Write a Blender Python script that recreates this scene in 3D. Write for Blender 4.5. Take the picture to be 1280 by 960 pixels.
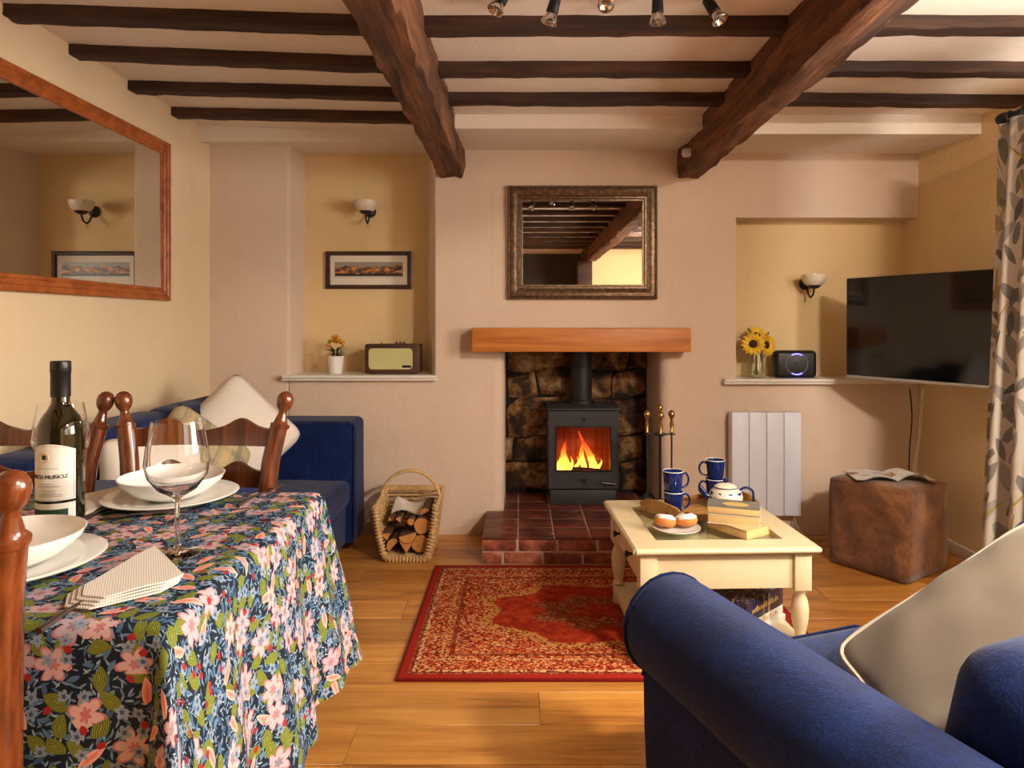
import bpy, bmesh, math, random
from mathutils import Vector, Matrix, noise as mnoise
random.seed(7)
R = math.radians
scene = bpy.context.scene
C = scene.collection
for o in list(bpy.data.objects): bpy.data.objects.remove(o)

# ---------------------------------------------------------------- camera, light, exposure
H = 1.15; F = 853.0; PX, PY = 650.0, 403.0          # eye height, focal length in px (1280 wide), principal point
cd = bpy.data.cameras.new('camera'); cam = bpy.data.objects.new('camera', cd); C.objects.link(cam)
cam.location = (0, 0, H); cam.rotation_euler = (R(90), 0, 0)
cd.sensor_width = 36; cd.lens = F/1280*36; cd.shift_x = (640-PX)/1280; cd.shift_y = (PY-480)/1280
cd.clip_start = .05
scene.camera = cam
vs = scene.view_settings
vs.view_transform = 'Standard'; vs.look = 'None'; vs.gamma = 1; vs.use_curve_mapping = False
vs.exposure = 0.78
w = bpy.data.worlds.new('sky'); scene.world = w; w.use_nodes = True
w.node_tree.nodes['Background'].inputs['Color'].default_value = (.75, .86, 1, 1)
w.node_tree.nodes['Background'].inputs['Strength'].default_value = 1.0
def area(name, loc, rot, sx, sy, power, col, spread=180):
    l = bpy.data.lights.new(name, 'AREA'); l.shape = 'RECTANGLE'; l.size = sx; l.size_y = sy; l.energy = power; l.color = col
    l.spread = R(spread)
    o = bpy.data.objects.new(name, l); C.objects.link(o); o.location = loc; o.rotation_euler = rot
    return o
# daylight in the right-hand wall's window, plus fill from a second, added opening
area('daylight', (2.30, 1.45, 1.45), (0, R(90), 0), .95, 1.15, 58, (1, .95, .88))
area('daylight', (2.30, -.45, 1.45), (0, R(90), 0), .95, 1.15, 8, (1, .94, .86))  # weak fill light of the added window behind the camera

def at(x, y, D): return Vector(((x-PX)*D/F, D, H-(y-PY)*D/F))
def onz(x, y, z):
    D = (H-z)*F/(y-PY); return Vector(((x-PX)*D/F, D, z))

# ---------------------------------------------------------------- node helpers
def srgb(r, g, b):
    f = lambda c: (c/255/12.92) if c/255 <= .04045 else ((c/255+.055)/1.055)**2.4
    return (f(r), f(g), f(b), 1)
class G:
    def __init__(s, name):
        s.mat = bpy.data.materials.new(name); s.mat.use_nodes = True
        s.nt = s.mat.node_tree; s.b = s.nt.nodes['Principled BSDF']; s.out = s.nt.nodes['Material Output']
    def __call__(s, typ, ins=None, **props):
        n = s.nt.nodes.new('ShaderNode'+typ)
        for k, v in props.items(): setattr(n, k, v)
        for k, v in (ins or {}).items(): s.set(n.inputs[k], v)
        return n
    def set(s, sock, v):
        if hasattr(v, 'outputs'): v = v.outputs[0]
        if isinstance(v, bpy.types.NodeSocket): s.nt.links.new(v, sock)
        else: sock.default_value = v
    def p(s, **kw):
        for k, v in kw.items(): s.set(s.b.inputs[k.replace('_', ' ')], v)
        return s
    def m(s, op, a, b=0., c=0.):
        n = s('Math', operation=op); s.set(n.inputs[0], a); s.set(n.inputs[1], b); s.set(n.inputs[2], c); return n.outputs[0]
    def v(s, op, a, b=(0, 0, 0)):
        n = s('VectorMath', operation=op); s.set(n.inputs[0], a)
        if op == 'SCALE': s.set(n.inputs['Scale'], b)
        else: s.set(n.inputs[1], b)
        return n.outputs['Value'] if op in ('LENGTH', 'DOT_PRODUCT', 'DISTANCE') else n.outputs[0]
    def mix(s, f, a, b):
        n = s('Mix', data_type='RGBA'); s.set(n.inputs[0], f); s.set(n.inputs[6], a); s.set(n.inputs[7], b); return n.outputs[2]
    def ramp(s, f, stops, interp='LINEAR'):
        n = s('ValToRGB'); s.set(n.inputs[0], f); e = n.color_ramp; e.interpolation = interp
        while len(e.elements) < len(stops): e.elements.new(.5)
        for q, (pos, col) in zip(e.elements, stops): q.position = pos; q.color = col
        return n.outputs[0]
    def coord(s, kind='Object'): return s('TexCoord').outputs[kind]
    def mapv(s, vec, scale=(1, 1, 1), loc=(0, 0, 0), rot=(0, 0, 0)):
        n = s('Mapping', {'Vector': vec, 'Scale': scale, 'Location': loc, 'Rotation': rot}); return n.outputs[0]
    def noise(s, vec, scale, detail=3, rough=.55, dist=0., out='Fac'):
        n = s('TexNoise', {'Vector': vec, 'Scale': scale, 'Detail': detail, 'Roughness': rough, 'Distortion': dist}); return n.outputs[out]
    def bump(s, h, strength=.3, dist=.01):
        n = s('Bump', {'Height': h, 'Strength': strength, 'Distance': dist}); s.set(s.b.inputs['Normal'], n.outputs[0])
    def xyz(s, vec):
        n = s('SeparateXYZ', {0: vec}); return n.outputs
    def rnd(s): return s('ObjectInfo').outputs['Random']

def plain(name, col, rough=.5, metal=0., var=.08, scale=30, bump=0., spec=.5, **kw):
    g = G(name); v = g.coord(); n = g.noise(v, scale, 3)
    a = tuple(max(0, c*(1-var)) for c in col[:3])+(1,); b = tuple(min(1, c*(1+var)) for c in col[:3])+(1,)
    g.p(Base_Color=g.mix(n, a, b), Roughness=rough, Metallic=metal, Specular_IOR_Level=spec)
    if bump: g.bump(n, bump, .004)
    for k, x in kw.items(): g.p(**{k: x})
    return g.mat
def plaster(name, col, stain=None):
    g = G(name); v = g.coord()
    n1 = g.noise(v, 1.6, 4); n2 = g.noise(v, 9, 5, .6); n3 = g.noise(v, 45, 3)
    a = tuple(c*.86 for c in col[:3])+(1,); b = tuple(min(1, c*1.08) for c in col[:3])+(1,)
    base = g.mix(n1, a, b)
    base = g.mix(g.m('MULTIPLY', g.ramp(n2, [(.58, (0, 0, 0, 1)), (.75, (1, 1, 1, 1))]), .25), base, tuple(c*.8 for c in col[:3])+(1,))
    if stain:
        base = g.mix(g.m('MULTIPLY', g.ramp(g.noise(v, 3.2, 5, .7), [(.64, (0, 0, 0, 1)), (.74, (1, 1, 1, 1))]), .5), base, stain)
    g.p(Base_Color=base, Roughness=.92, Specular_IOR_Level=.2)
    g.bump(g.m('ADD', g.m('MULTIPLY', n2, 1.), g.m('MULTIPLY', n3, .25)), .5, .012)
    return g.mat
def wood(name, dark, mid, light, axis=0, s=1., rough=.45, bump=.15, knots=True, coat=0.):
    g = G(name); v = g.coord()
    off = g.v('SCALE', (13.1, 7.7, 3.3), g.rnd()); v = g.v('ADD', v, off)
    sc = [9*s, 9*s, 9*s]; sc[axis] = .9*s
    n1 = g.noise(g.mapv(v, tuple(sc)), 1.6, 5, .6, .6)
    sc2 = [70*s, 70*s, 70*s]; sc2[axis] = 2.5*s
    n2 = g.noise(g.mapv(v, tuple(sc2)), 1., 3)
    f = g.m('ADD', g.m('MULTIPLY', n1, .72), g.m('MULTIPLY', n2, .28))
    col = g.ramp(f, [(.3, dark), (.47, mid), (.66, light)])
    if knots:
        k = [4*s, 4*s, 4*s]; k[axis] = 1.2*s
        kn = g.ramp(g.noise(g.mapv(v, tuple(k), (3, 1, 2)), 1.3, 3, .6, .8), [(.64, (0, 0, 0, 1)), (.78, (1, 1, 1, 1))])
        col = g.mix(g.m('MULTIPLY', kn, .7), col, tuple(c*.5 for c in dark[:3])+(1,))
    val = g('HueSaturation', {'Color': col, 'Value': g.m('ADD', .86, g.m('MULTIPLY', g.rnd(), .28))}).outputs[0]
    g.p(Base_Color=val, Roughness=rough, Coat_Weight=coat, Coat_Roughness=.2)
    if bump: g.bump(f, bump, .006)
    return g.mat
def fabric(name, col, var=.25, weave=500, sheen=.3, rough=.9, big=5):
    g = G(name); v = g.coord()
    n = g.noise(v, big, 4); wv = g.noise(v, weave, 2)
    a = tuple(c*(1-var) for c in col[:3])+(1,); b = tuple(min(1, c*(1+var)) for c in col[:3])+(1,)
    g.p(Base_Color=g.mix(g.m('ADD', g.m('MULTIPLY', n, .6), g.m('MULTIPLY', wv, .4)), a, b), Roughness=rough, Specular_IOR_Level=.15, Sheen_Weight=sheen, Sheen_Roughness=.4)
    g.bump(wv, .25, .002)
    return g.mat
def leafmask(g, p, scale, L, wd, keep, off, ang=None, spread=6.283):
    q = g.v('ADD', g.v('SCALE', p, scale), off)
    vo = g('TexVoronoi', {'Vector': q, 'Scale': 1., 'Randomness': .75}, voronoi_dimensions='2D')
    l = g.xyz(g.v('SUBTRACT', q, vo.outputs['Position'])); rc = g('SeparateColor', {0: vo.outputs['Color']}).outputs
    a = g.m('ADD', g.m('MULTIPLY', rc[0], spread), ang or 0.)
    ca, sa = g.m('COSINE', a), g.m('SINE', a)
    x = g.m('ADD', g.m('MULTIPLY', l[0], ca), g.m('MULTIPLY', l[1], sa))
    y = g.m('SUBTRACT', g.m('MULTIPLY', l[1], ca), g.m('MULTIPLY', l[0], sa))
    e = g.m('ADD', g.m('POWER', g.m('DIVIDE', g.m('ABSOLUTE', x), L), 2.), g.m('DIVIDE', g.m('ABSOLUTE', y), wd))
    mk = g.m('MULTIPLY', g.m('LESS_THAN', e, 1.), g.m('LESS_THAN', rc[1], keep))
    return mk, e, rc
def flowermask(g, p, scale, n, Rr, keep, off):
    q = g.v('ADD', g.v('SCALE', p, scale), off)
    vo = g('TexVoronoi', {'Vector': q, 'Scale': 1., 'Randomness': .7}, voronoi_dimensions='2D')
    l = g.v('SUBTRACT', q, vo.outputs['Position']); s = g.xyz(l); rc = g('SeparateColor', {0: vo.outputs['Color']}).outputs
    a = g.m('ADD', g.m('ARCTAN2', s[1], s[0]), g.m('MULTIPLY', rc[0], 6.28))
    pet = g.m('MULTIPLY', g.m('ADD', .5, g.m('MULTIPLY', g.m('ABSOLUTE', g.m('COSINE', g.m('MULTIPLY', a, n/2))), .5)), Rr)
    r = g.m('DIVIDE', g.v('LENGTH', l), pet)
    return g.m('MULTIPLY', g.m('LESS_THAN', r, 1.), g.m('LESS_THAN', rc[1], keep)), r, rc

# ---------------------------------------------------------------- materials
MAT = {}
MAT['wall_beige'] = plaster('wall_beige', srgb(220, 197, 176))
MAT['wall_cream'] = plaster('wall_cream', srgb(230, 202, 154))
MAT['wall_left'] = plaster('wall_left', srgb(230, 206, 170), srgb(196, 186, 170))
MAT['ceiling'] = plaster('ceiling', srgb(236, 224, 210))
MAT['white_paint'] = plain('white_paint', srgb(232, 226, 216), .45, var=.03)
MAT['joist'] = wood('joist', srgb(26, 14, 8), srgb(52, 29, 17), srgb(80, 48, 28), 0, 1.2, .75, .5)
MAT['beam'] = wood('beam', srgb(30, 15, 8), srgb(84, 48, 25), srgb(136, 86, 48), 1, 1.3, .8, 1.)
MAT['oak_floor'] = wood('oak_floor', srgb(126, 74, 28), srgb(186, 122, 52), srgb(212, 152, 74), 0, 1., .38, .05, True, .15)
MAT['mantel'] = wood('mantel', srgb(142, 78, 26), srgb(184, 108, 42), srgb(206, 134, 62), 0, 1., .5, .1)
MAT['pine'] = wood('pine', srgb(104, 48, 18), srgb(150, 76, 30), srgb(176, 98, 42), 1, 1.3, .4, .1)
MAT['chair_wood'] = wood('chair_wood', srgb(44, 19, 9), srgb(90, 42, 18), srgb(128, 66, 30), 2, 2., .25, .05, False, .5)
MAT['dark_wood'] = wood('dark_wood', srgb(34, 17, 9), srgb(60, 32, 18), srgb(84, 48, 28), 0, 1.5, .45, .1)
MAT['cream_paint'] = plain('cream_paint', srgb(226, 208, 168), .4, var=.03)
MAT['iron'] = plain('iron', srgb(34, 34, 36), .5, .2, .15, 60, .1)
MAT['stove'] = plain('stove', srgb(58, 58, 60), .55, .3, .06, 90, .05)
MAT['black'] = plain('black', srgb(12, 12, 13), .4)
MAT['chrome'] = plain('chrome', srgb(210, 205, 195), .2, 1.)
MAT['brass'] = plain('brass', srgb(190, 150, 85), .28, 1., .1)
MAT['silver'] = plain('silver', srgb(190, 190, 190), .4, .6)
MAT['radiator'] = plain('radiator', srgb(226, 232, 246), .4, var=.02)
MAT['white_china'] = plain('white_china', srgb(232, 230, 224), .12, var=.02)
MAT['blue_glaze'] = plain('blue_glaze', srgb(16, 36, 96), .12, var=.2, scale=20)
g = G('blue_velvet'); v = g.coord(); n1 = g.noise(v, 7, 4, .6); n2 = g.noise(g.mapv(v, (170, 420, 170)), 1., 2); n3 = g.noise(v, 60, 3)
f = g.m('ADD', g.m('MULTIPLY', n1, .35), g.m('ADD', g.m('MULTIPLY', n2, .4), g.m('MULTIPLY', n3, .25)))
g.p(Base_Color=g.ramp(f, [(.3, srgb(3, 13, 42)), (.5, srgb(6, 28, 76)), (.7, srgb(18, 54, 118))]), Roughness=.8, Specular_IOR_Level=.15, Sheen_Weight=.1); g.bump(g.m('ADD', n2, g.m('MULTIPLY', n3, .6)), .5, .004); MAT['blue_velvet'] = g.mat
MAT['blue_piping'] = fabric('blue_piping', srgb(7, 22, 58), .2, 420, .2)
MAT['grey_linen'] = fabric('grey_linen', srgb(134, 124, 110), .12, 380, .1)
MAT['linen_piping'] = fabric('linen_piping', srgb(206, 194, 172), .08, 380, .1)
MAT['white_cotton'] = fabric('white_cotton', srgb(226, 216, 204), .06, 300, .1)
MAT['mirror'] = plain('mirror', srgb(225, 225, 220), .01, 1., 0)
MAT['red_jam'] = plain('red_jam', srgb(90, 16, 24), .25)
MAT['dough'] = plain('dough', srgb(204, 128, 56), .7, var=.3, scale=60, bump=.3)
MAT['icing_sugar'] = plain('icing_sugar', srgb(240, 232, 226), .9, var=.05, scale=200, bump=.3)
MAT['paper_cream'] = plain('paper_cream', srgb(214, 178, 120), .85, var=.12, scale=80)
MAT['book_white'] = plain('book_white', srgb(226, 216, 200), .6)
MAT['leaf'] = plain('leaf', srgb(40, 66, 26), .5, var=.3)
MAT['petal_yellow'] = plain('petal_yellow', srgb(250, 190, 40), .6, var=.3, scale=50)
MAT['petal_orange'] = plain('petal_orange', srgb(246, 150, 26), .6, var=.3, scale=50)
MAT['petal_pink'] = plain('petal_pink', srgb(226, 150, 160), .6, var=.15)
MAT['seed_head'] = plain('seed_head', srgb(52, 26, 14), .8, var=.3, scale=200, bump=.5)
MAT['stem'] = plain('stem', srgb(84, 104, 44), .6)
MAT['wicker'] = plain('wicker', srgb(200, 162, 108), .6, var=.45, scale=40, bump=.2)
MAT['bark'] = plain('bark', srgb(92, 62, 40), .9, var=.45, scale=40, bump=.8)
MAT['log_end'] = plain('log_end', srgb(196, 132, 66), .8, var=.3, scale=25, bump=.3)
MAT['mortar'] = plain('mortar', srgb(190, 166, 140), .95, var=.2, scale=60, bump=.5)
MAT['suede'] = fabric('suede', srgb(132, 84, 44), .5, 300, .3, .85, 12)
g = G('suede_mottled'); v = g.coord(); n1 = g.noise(v, 7, 5, .7, .4); n2 = g.noise(v, 260, 2)
g.p(Base_Color=g.mix(g.m('MULTIPLY', n2, .3), g.ramp(n1, [(.36, srgb(84, 50, 24)), (.52, srgb(126, 80, 42)), (.66, srgb(160, 108, 60))]), srgb(90, 56, 28)), Roughness=.85, Sheen_Weight=.3); g.bump(n2, .3, .003); MAT['suede'] = g.mat
MAT['cord_white'] = plain('cord_white', srgb(220, 214, 196), .5)
MAT['label_paper'] = plain('label_paper', srgb(226, 222, 212), .6, var=.04)
MAT['label_green'] = plain('label_green', srgb(20, 62, 40), .5)
MAT['ink'] = plain('ink', srgb(40, 36, 36), .6)
MAT['ink_grey'] = plain('ink_grey', srgb(150, 148, 146), .6)
MAT['gold_print'] = plain('gold_print', srgb(206, 170, 96), .5)
MAT['steel'] = plain('steel', srgb(160, 155, 150), .22, 1.)
MAT['navy_print'] = plain('navy_print', srgb(34, 30, 52), .35, var=.4, scale=14)
MAT['shade_glass'] = plain('shade_glass', srgb(232, 218, 196), .35, var=.03, Transmission_Weight=.15)
MAT['tray_wood'] = wood('tray_wood', srgb(120, 78, 36), srgb(170, 122, 62), srgb(196, 150, 86), 0, 2., .5, .1)
MAT['wall_dim'] = plain('wall_dim', srgb(70, 62, 50), .9)  # dark tone stands for the weak light on the far rear wall
MAT['firebrick'] = plain('firebrick', srgb(150, 72, 46), .9, var=.35, scale=20, bump=.4)
MAT['char'] = plain('char', srgb(26, 18, 14), .95, var=.5, scale=40, bump=.8)

def glassmix(name, tint, gloss, rough=.02):
    g = G(name); t = g('BsdfTransparent', {'Color': tint}); gl = g('BsdfGlossy', {'Color': (1, 1, 1, 1), 'Roughness': rough})
    mx = g('MixShader', {0: gloss}); g.nt.links.new(t.outputs[0], mx.inputs[1]); g.nt.links.new(gl.outputs[0], mx.inputs[2])
    g.nt.links.new(mx.outputs[0], g.out.inputs[0]); return g.mat
MAT['pane'] = glassmix('pane', (.96, .98, .97, 1), .06)
MAT['table_glass'] = glassmix('table_glass', (.955, .98, .945, 1), .12)
MAT['vase_glass'] = glassmix('vase_glass', (.86, .9, .84, 1), .16)
g = G('wine_glass'); g.p(Base_Color=(1, 1, 1, 1), Roughness=.0, Transmission_Weight=1., IOR=1.45); MAT['wine_glass'] = g.mat
g = G('bottle_glass'); g.p(Base_Color=srgb(34, 28, 8), Roughness=.05, Transmission_Weight=.25, IOR=1.5, Coat_Weight=.5, Coat_Roughness=.03); MAT['bottle_glass'] = g.mat
g = G('screen'); g.p(Base_Color=(.004, .004, .005, 1), Roughness=.06, Specular_IOR_Level=.6); MAT['screen'] = g.mat
g = G('led_blue'); g.p(Base_Color=(.05, .05, .6, 1), Emission_Color=(.12, .1, 1, 1), Emission_Strength=4.); MAT['led_blue'] = g.mat
# flames: yellow at the root, red at the tip
g = G('flame'); z = g.xyz(g.coord())[2]; n = g.noise(g.mapv(g.coord(), (30, 30, 12)), 1., 3)
f = g.m('ADD', g.m('MULTIPLY', z, 6.), g.m('MULTIPLY', g.m('SUBTRACT', n, .5), .9))
col = g.ramp(f, [(.0, (1, .62, .09, 1)), (.3, (1, .33, .03, 1)), (.65, (.85, .1, .008, 1)), (1., (.35, .02, .004, 1))])
em = g('Emission', {'Color': col, 'Strength': 3.4}); tr = g('BsdfTransparent'); mx = g('MixShader', {0: g.ramp(g.m('ADD', n, g.m('MULTIPLY', z, -.8)), [(.22, (0, 0, 0, 1)), (.5, (1, 1, 1, 1))])})
g.nt.links.new(tr.outputs[0], mx.inputs[1]); g.nt.links.new(em.outputs[0], mx.inputs[2]); g.nt.links.new(mx.outputs[0], g.out.inputs[0]); MAT['flame'] = g.mat
# fireplace stones, sooty
g = G('fire_stone'); v = g.v('ADD', g.coord(), g.v('SCALE', (9, 5, 3), g.rnd()))
n1 = g.noise(v, 6, 6, .65, .5); n2 = g.noise(v, 22, 4, .6)
c1 = g.ramp(g.m('ADD', g.m('MULTIPLY', n1, .75), g.m('MULTIPLY', n2, .25)), [(.33, srgb(16, 12, 9)), (.44, srgb(62, 43, 26)), (.52, srgb(136, 92, 48)), (.62, srgb(170, 150, 116))])
g.p(Base_Color=c1, Roughness=.9); g.bump(n2, .8, .02); MAT['fire_stone'] = g.mat
# bricks and quarry tiles
g = G('brick'); v = g.v('ADD', g.coord(), g.v('SCALE', (9, 5, 3), g.rnd())); n1 = g.noise(v, 14, 5, .65); n2 = g.noise(v, 60, 3)
g.p(Base_Color=g.ramp(n1, [(.3, srgb(84, 40, 30)), (.48, srgb(150, 76, 54)), (.6, srgb(182, 104, 76)), (.72, srgb(196, 156, 130))]), Roughness=.9); g.bump(n2, .6, .01); MAT['brick'] = g.mat
g = G('quarry_tile'); v = g.v('ADD', g.coord(), g.v('SCALE', (9, 5, 3), g.rnd())); n1 = g.noise(v, 7, 4)
g.p(Base_Color=g.ramp(n1, [(.3, srgb(70, 34, 28)), (.55, srgb(110, 54, 42)), (.75, srgb(136, 74, 56))]), Roughness=.42); g.bump(n1, .15, .004); MAT['quarry_tile'] = g.mat
# bronze mirror frame
g = G('bronze_frame'); v = g.coord(); n1 = g.noise(g.mapv(v, (60, 60, 60)), 1., 4)
g.p(Base_Color=g.ramp(n1, [(.3, srgb(92, 70, 52)), (.55, srgb(126, 102, 80)), (.75, srgb(160, 136, 110))]), Metallic=.75, Roughness=.42); MAT['bronze_frame'] = g.mat
# bird-free floral tablecloth print, metres in UV
g = G('floral_cloth'); p = g.v('SCALE', g.coord('UV'), 1.3)
p = g.v('ADD', p, g.v('SCALE', g.v('SUBTRACT', g.noise(p, 9, 2, out='Color'), (.5, .5, .5)), .03))
col = g.mix(g.noise(p, 20), srgb(13, 22, 34), srgb(20, 33, 47))
for sc, L, wd, kp, off, ca, cb in ((62, .62, .13, .75, (3.1, 7.7, 0), srgb(60, 92, 124), srgb(116, 148, 172)), (80, .55, .12, .6, (9.4, 2.2, 0), srgb(90, 118, 144), srgb(160, 176, 186)),
        (46, .6, .2, .5, (1.3, 5.9, 0), srgb(44, 76, 110), srgb(84, 118, 150))):
    mk, e, rc = leafmask(g, p, sc, L, wd, kp, off); col = g.mix(mk, col, g.mix(rc[2], ca, cb))
mk, e, rc = leafmask(g, p, 25, .62, .32, .5, (4.4, 1.8, 0))
vein = g.m('GREATER_THAN', g.m('SINE', g.m('MULTIPLY', e, 26.)), .2)
col = g.mix(mk, col, g.mix(vein, srgb(70, 82, 26), srgb(138, 144, 54)))
mk, e, rc = leafmask(g, p, 19, .58, .18, .34, (8.8, 3.6, 0))
col = g.mix(mk, col, g.mix(e, srgb(206, 104, 92), srgb(222, 172, 156)))
mk, r, rc = flowermask(g, p, 15, 6, .5, .42, (2.7, 6.1, 0))
fc = g.mix(rc[2], srgb(204, 166, 158), srgb(166, 152, 162))
fc = g.mix(g.m('LESS_THAN', r, .34), fc, g.mix(rc[0], srgb(190, 110, 110), srgb(110, 116, 134)))
fc = g.mix(g.m('GREATER_THAN', r, .86), fc, srgb(176, 110, 116))
col = g.mix(mk, col, fc)
mk, r, rc = flowermask(g, p, 34, 5, .42, .28, (5.7, .4, 0)); col = g.mix(mk, col, g.mix(g.m('LESS_THAN', r, .4), srgb(128, 144, 162), srgb(60, 74, 106)))
mk, e, rc = leafmask(g, p, 40, .32, .26, .11, (6.2, 9.1, 0)); col = g.mix(mk, col, srgb(150, 34, 38))
g.p(Base_Color=col, Roughness=.75, Specular_IOR_Level=.25); MAT['floral_cloth'] = g.mat
# curtain print
g = G('leaf_curtain'); p = g.coord('UV')
col = g.mix(g.noise(p, 5), srgb(206, 194, 176), srgb(222, 212, 198))
for sc, L, wd, kp, off, ca, cb in ((9, .62, .2, .8, (1.1, 2.2, 0), srgb(120, 116, 112), srgb(176, 170, 162)), (12, .62, .17, .75, (4.7, 8.2, 0), srgb(84, 84, 86), srgb(150, 146, 140)), (8, .7, .04, .6, (7.3, 1.2, 0), srgb(176, 140, 50), srgb(196, 164, 84))):
    mk, e, rc = leafmask(g, p, sc, L, wd, kp, off, .6, 2.0); col = g.mix(g.m('MULTIPLY', mk, .9), col, g.mix(rc[2], ca, cb))
g.p(Base_Color=col, Roughness=.85, Specular_IOR_Level=.2); MAT['leaf_curtain'] = g.mat
# tartan
g = G('tartan'); s = g.xyz(g.coord())
def stripes(a, k): return g.m('GREATER_THAN', g.m('SINE', g.m('MULTIPLY', a, k)), .55)
col = g.mix(g.m('MULTIPLY', stripes(s[0], 75), .6), srgb(176, 158, 122), srgb(110, 112, 96)); col = g.mix(g.m('MULTIPLY', stripes(s[2], 75), .5), col, srgb(104, 104, 92))
col = g.mix(g.m('MULTIPLY', stripes(s[0], 37), .4), col, srgb(206, 176, 120)); g.p(Base_Color=col, Roughness=.9); MAT['tartan'] = g.mat
# ribbed napkin
g = G('ribbed_napkin'); s = g.xyz(g.coord()); col = g.mix(g.m('GREATER_THAN', g.m('SINE', g.m('MULTIPLY', g.m('ADD', s[0], g.m('MULTIPLY', s[1], .55)), 1700.)), .45), srgb(222, 216, 206), srgb(186, 178, 168)); g.p(Base_Color=col, Roughness=.9); MAT['napkin'] = g.mat
# persian style rug, object coordinates with the origin at the rug centre
g = G('rug_pile'); v = g.coord(); s = g.xyz(v)
RX, RY = .73, .514
d = g.m('MINIMUM', g.m('SUBTRACT', RX, g.m('ABSOLUTE', s[0])), g.m('SUBTRACT', RY, g.m('ABSOLUTE', s[1])))
sp = g('TexVoronoi', {'Vector': v, 'Scale': 140.}).outputs['Color']; spv = g('SeparateColor', {0: sp}).outputs[0]
big = g.noise(v, 5, 4, .6)
field = g.ramp(g.m('ADD', g.m('MULTIPLY', spv, .75), g.m('MULTIPLY', big, .25)), [(.12, srgb(84, 30, 18)), (.35, srgb(156, 46, 26)), (.55, srgb(190, 72, 34)), (.72, srgb(206, 134, 74)), (.9, srgb(226, 188, 140))])
plainred = g.ramp(g.noise(v, 30, 4, .7), [(.3, srgb(128, 32, 18)), (.55, srgb(172, 54, 26)), (.75, srgb(196, 86, 40))])
ex, ey = g.m('DIVIDE', s[0], .50), g.m('DIVIDE', s[1], .30)
ang = g.m('ARCTAN2', ey, ex); rad = g.m('SQRT', g.m('ADD', g.m('MULTIPLY', ex, ex), g.m('MULTIPLY', ey, ey)))
lob = g.m('ADD', rad, g.m('ADD', g.m('MULTIPLY', g.m('COSINE', g.m('MULTIPLY', ang, 8.)), .07), g.m('MULTIPLY', g.m('SUBTRACT', big, .5), .25)))
col = g.mix(g.m('LESS_THAN', lob, 1.0), field, g.mix(g.m('MULTIPLY', g.m('GREATER_THAN', spv, .3), .8), field, srgb(206, 146, 78)))
col = g.mix(g.m('LESS_THAN', lob, .88), col, plainred)
col = g.mix(g.m('LESS_THAN', lob, .52), col, g.mix(.6, field, srgb(120, 60, 34)))
col = g.mix(g.m('LESS_THAN', lob, .22), col, plainred)
for a, b, cc, k in ((.155, .17, srgb(110, 30, 20), .7), (.125, .135, srgb(220, 170, 110), .6), (.048, .06, srgb(224, 186, 134), .8), (.036, .044, srgb(70, 40, 30), .7)):
    col = g.mix(g.m('MULTIPLY', g.m('MULTIPLY', g.m('GREATER_THAN', d, a), g.m('LESS_THAN', d, b)), g.m('MULTIPLY', g.m('GREATER_THAN', spv, .3), k)), col, cc)
col = g.mix(g.m('LESS_THAN', d, .034), col, srgb(160, 42, 30)); col = g.mix(g.m('LESS_THAN', d, .008), col, srgb(120, 22, 24))
g.p(Base_Color=col, Roughness=.95, Specular_IOR_Level=.1); g.bump(g.noise(v, 300, 2), .4, .003); MAT['rug_pile'] = g.mat
# mountain print: object coords, x -.2...2, z 0..1 over the print height (set by the picture)
g = G('mountain_print'); s = g.xyz(g.coord())
x1 = g('CombineXYZ', {0: s[0]}).outputs[0]
h1 = g.m('ADD', g.m('MULTIPLY', g.noise(x1, 9, 5, .6), .085), -.022); h2 = g.m('ADD', g.m('MULTIPLY', g.noise(x1, 26, 4, .6), .03), -.036)
lit = g.noise(g.mapv(g.coord(), (30, 30, 60)), 1., 4)
mc = g.ramp(lit, [(.4, srgb(52, 56, 72)), (.52, srgb(150, 96, 50)), (.64, srgb(222, 158, 92))])
col = g.mix(g.m('LESS_THAN', s[2], h1), srgb(150, 142, 132), mc); col = g.mix(g.m('LESS_THAN', s[2], h2), col, srgb(34, 32, 32)); col = g.mix(g.m('LESS_THAN', s[2], -.034), col, srgb(196, 190, 184))
g.p(Base_Color=col, Roughness=.35); MAT['mountain_print'] = g.mat
# magazine page: blocks of print on white
g = G('magazine_page'); v = g.coord(); bl = g('TexVoronoi', {'Vector': g.mapv(v, (14, 18, 1)), 'Scale': 1.}, distance='CHEBYCHEV').outputs['Color']; b0 = g('SeparateColor', {0: bl}).outputs
pic = g.ramp(g.noise(v, 60, 4), [(.35, srgb(40, 28, 24)), (.5, srgb(166, 84, 44)), (.65, srgb(220, 206, 190))])
txt = g.mix(g.m('GREATER_THAN', g.m('SINE', g.m('MULTIPLY', g.xyz(v)[1], 700.)), .3), srgb(246, 245, 242), srgb(170, 170, 170))
col = g.mix(g.m('GREATER_THAN', b0[0], .62), txt, pic); col = g.mix(g.m('GREATER_THAN', b0[1], .75), col, srgb(232, 230, 226)); g.p(Base_Color=col, Roughness=.35); MAT['magazine_page'] = g.mat
# teapot with blue leaf sprigs
g = G('teapot_china'); p = g.coord(); s = g.xyz(p); pp = g('CombineXYZ', {0: g.m('MULTIPLY', g.m('ARCTAN2', s[1], s[0]), .07), 1: s[2]}).outputs[0]
mk, e, rc = leafmask(g, pp, 42, .5, .3, .6, (1.5, 2.5, 0)); band = g.m('MULTIPLY', g.m('GREATER_THAN', s[2], .022), g.m('LESS_THAN', s[2], .066))
g.p(Base_Color=g.mix(g.m('MULTIPLY', mk, band), srgb(236, 226, 206), srgb(40, 60, 130)), Roughness=.15); MAT['teapot_china'] = g.mat
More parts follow.
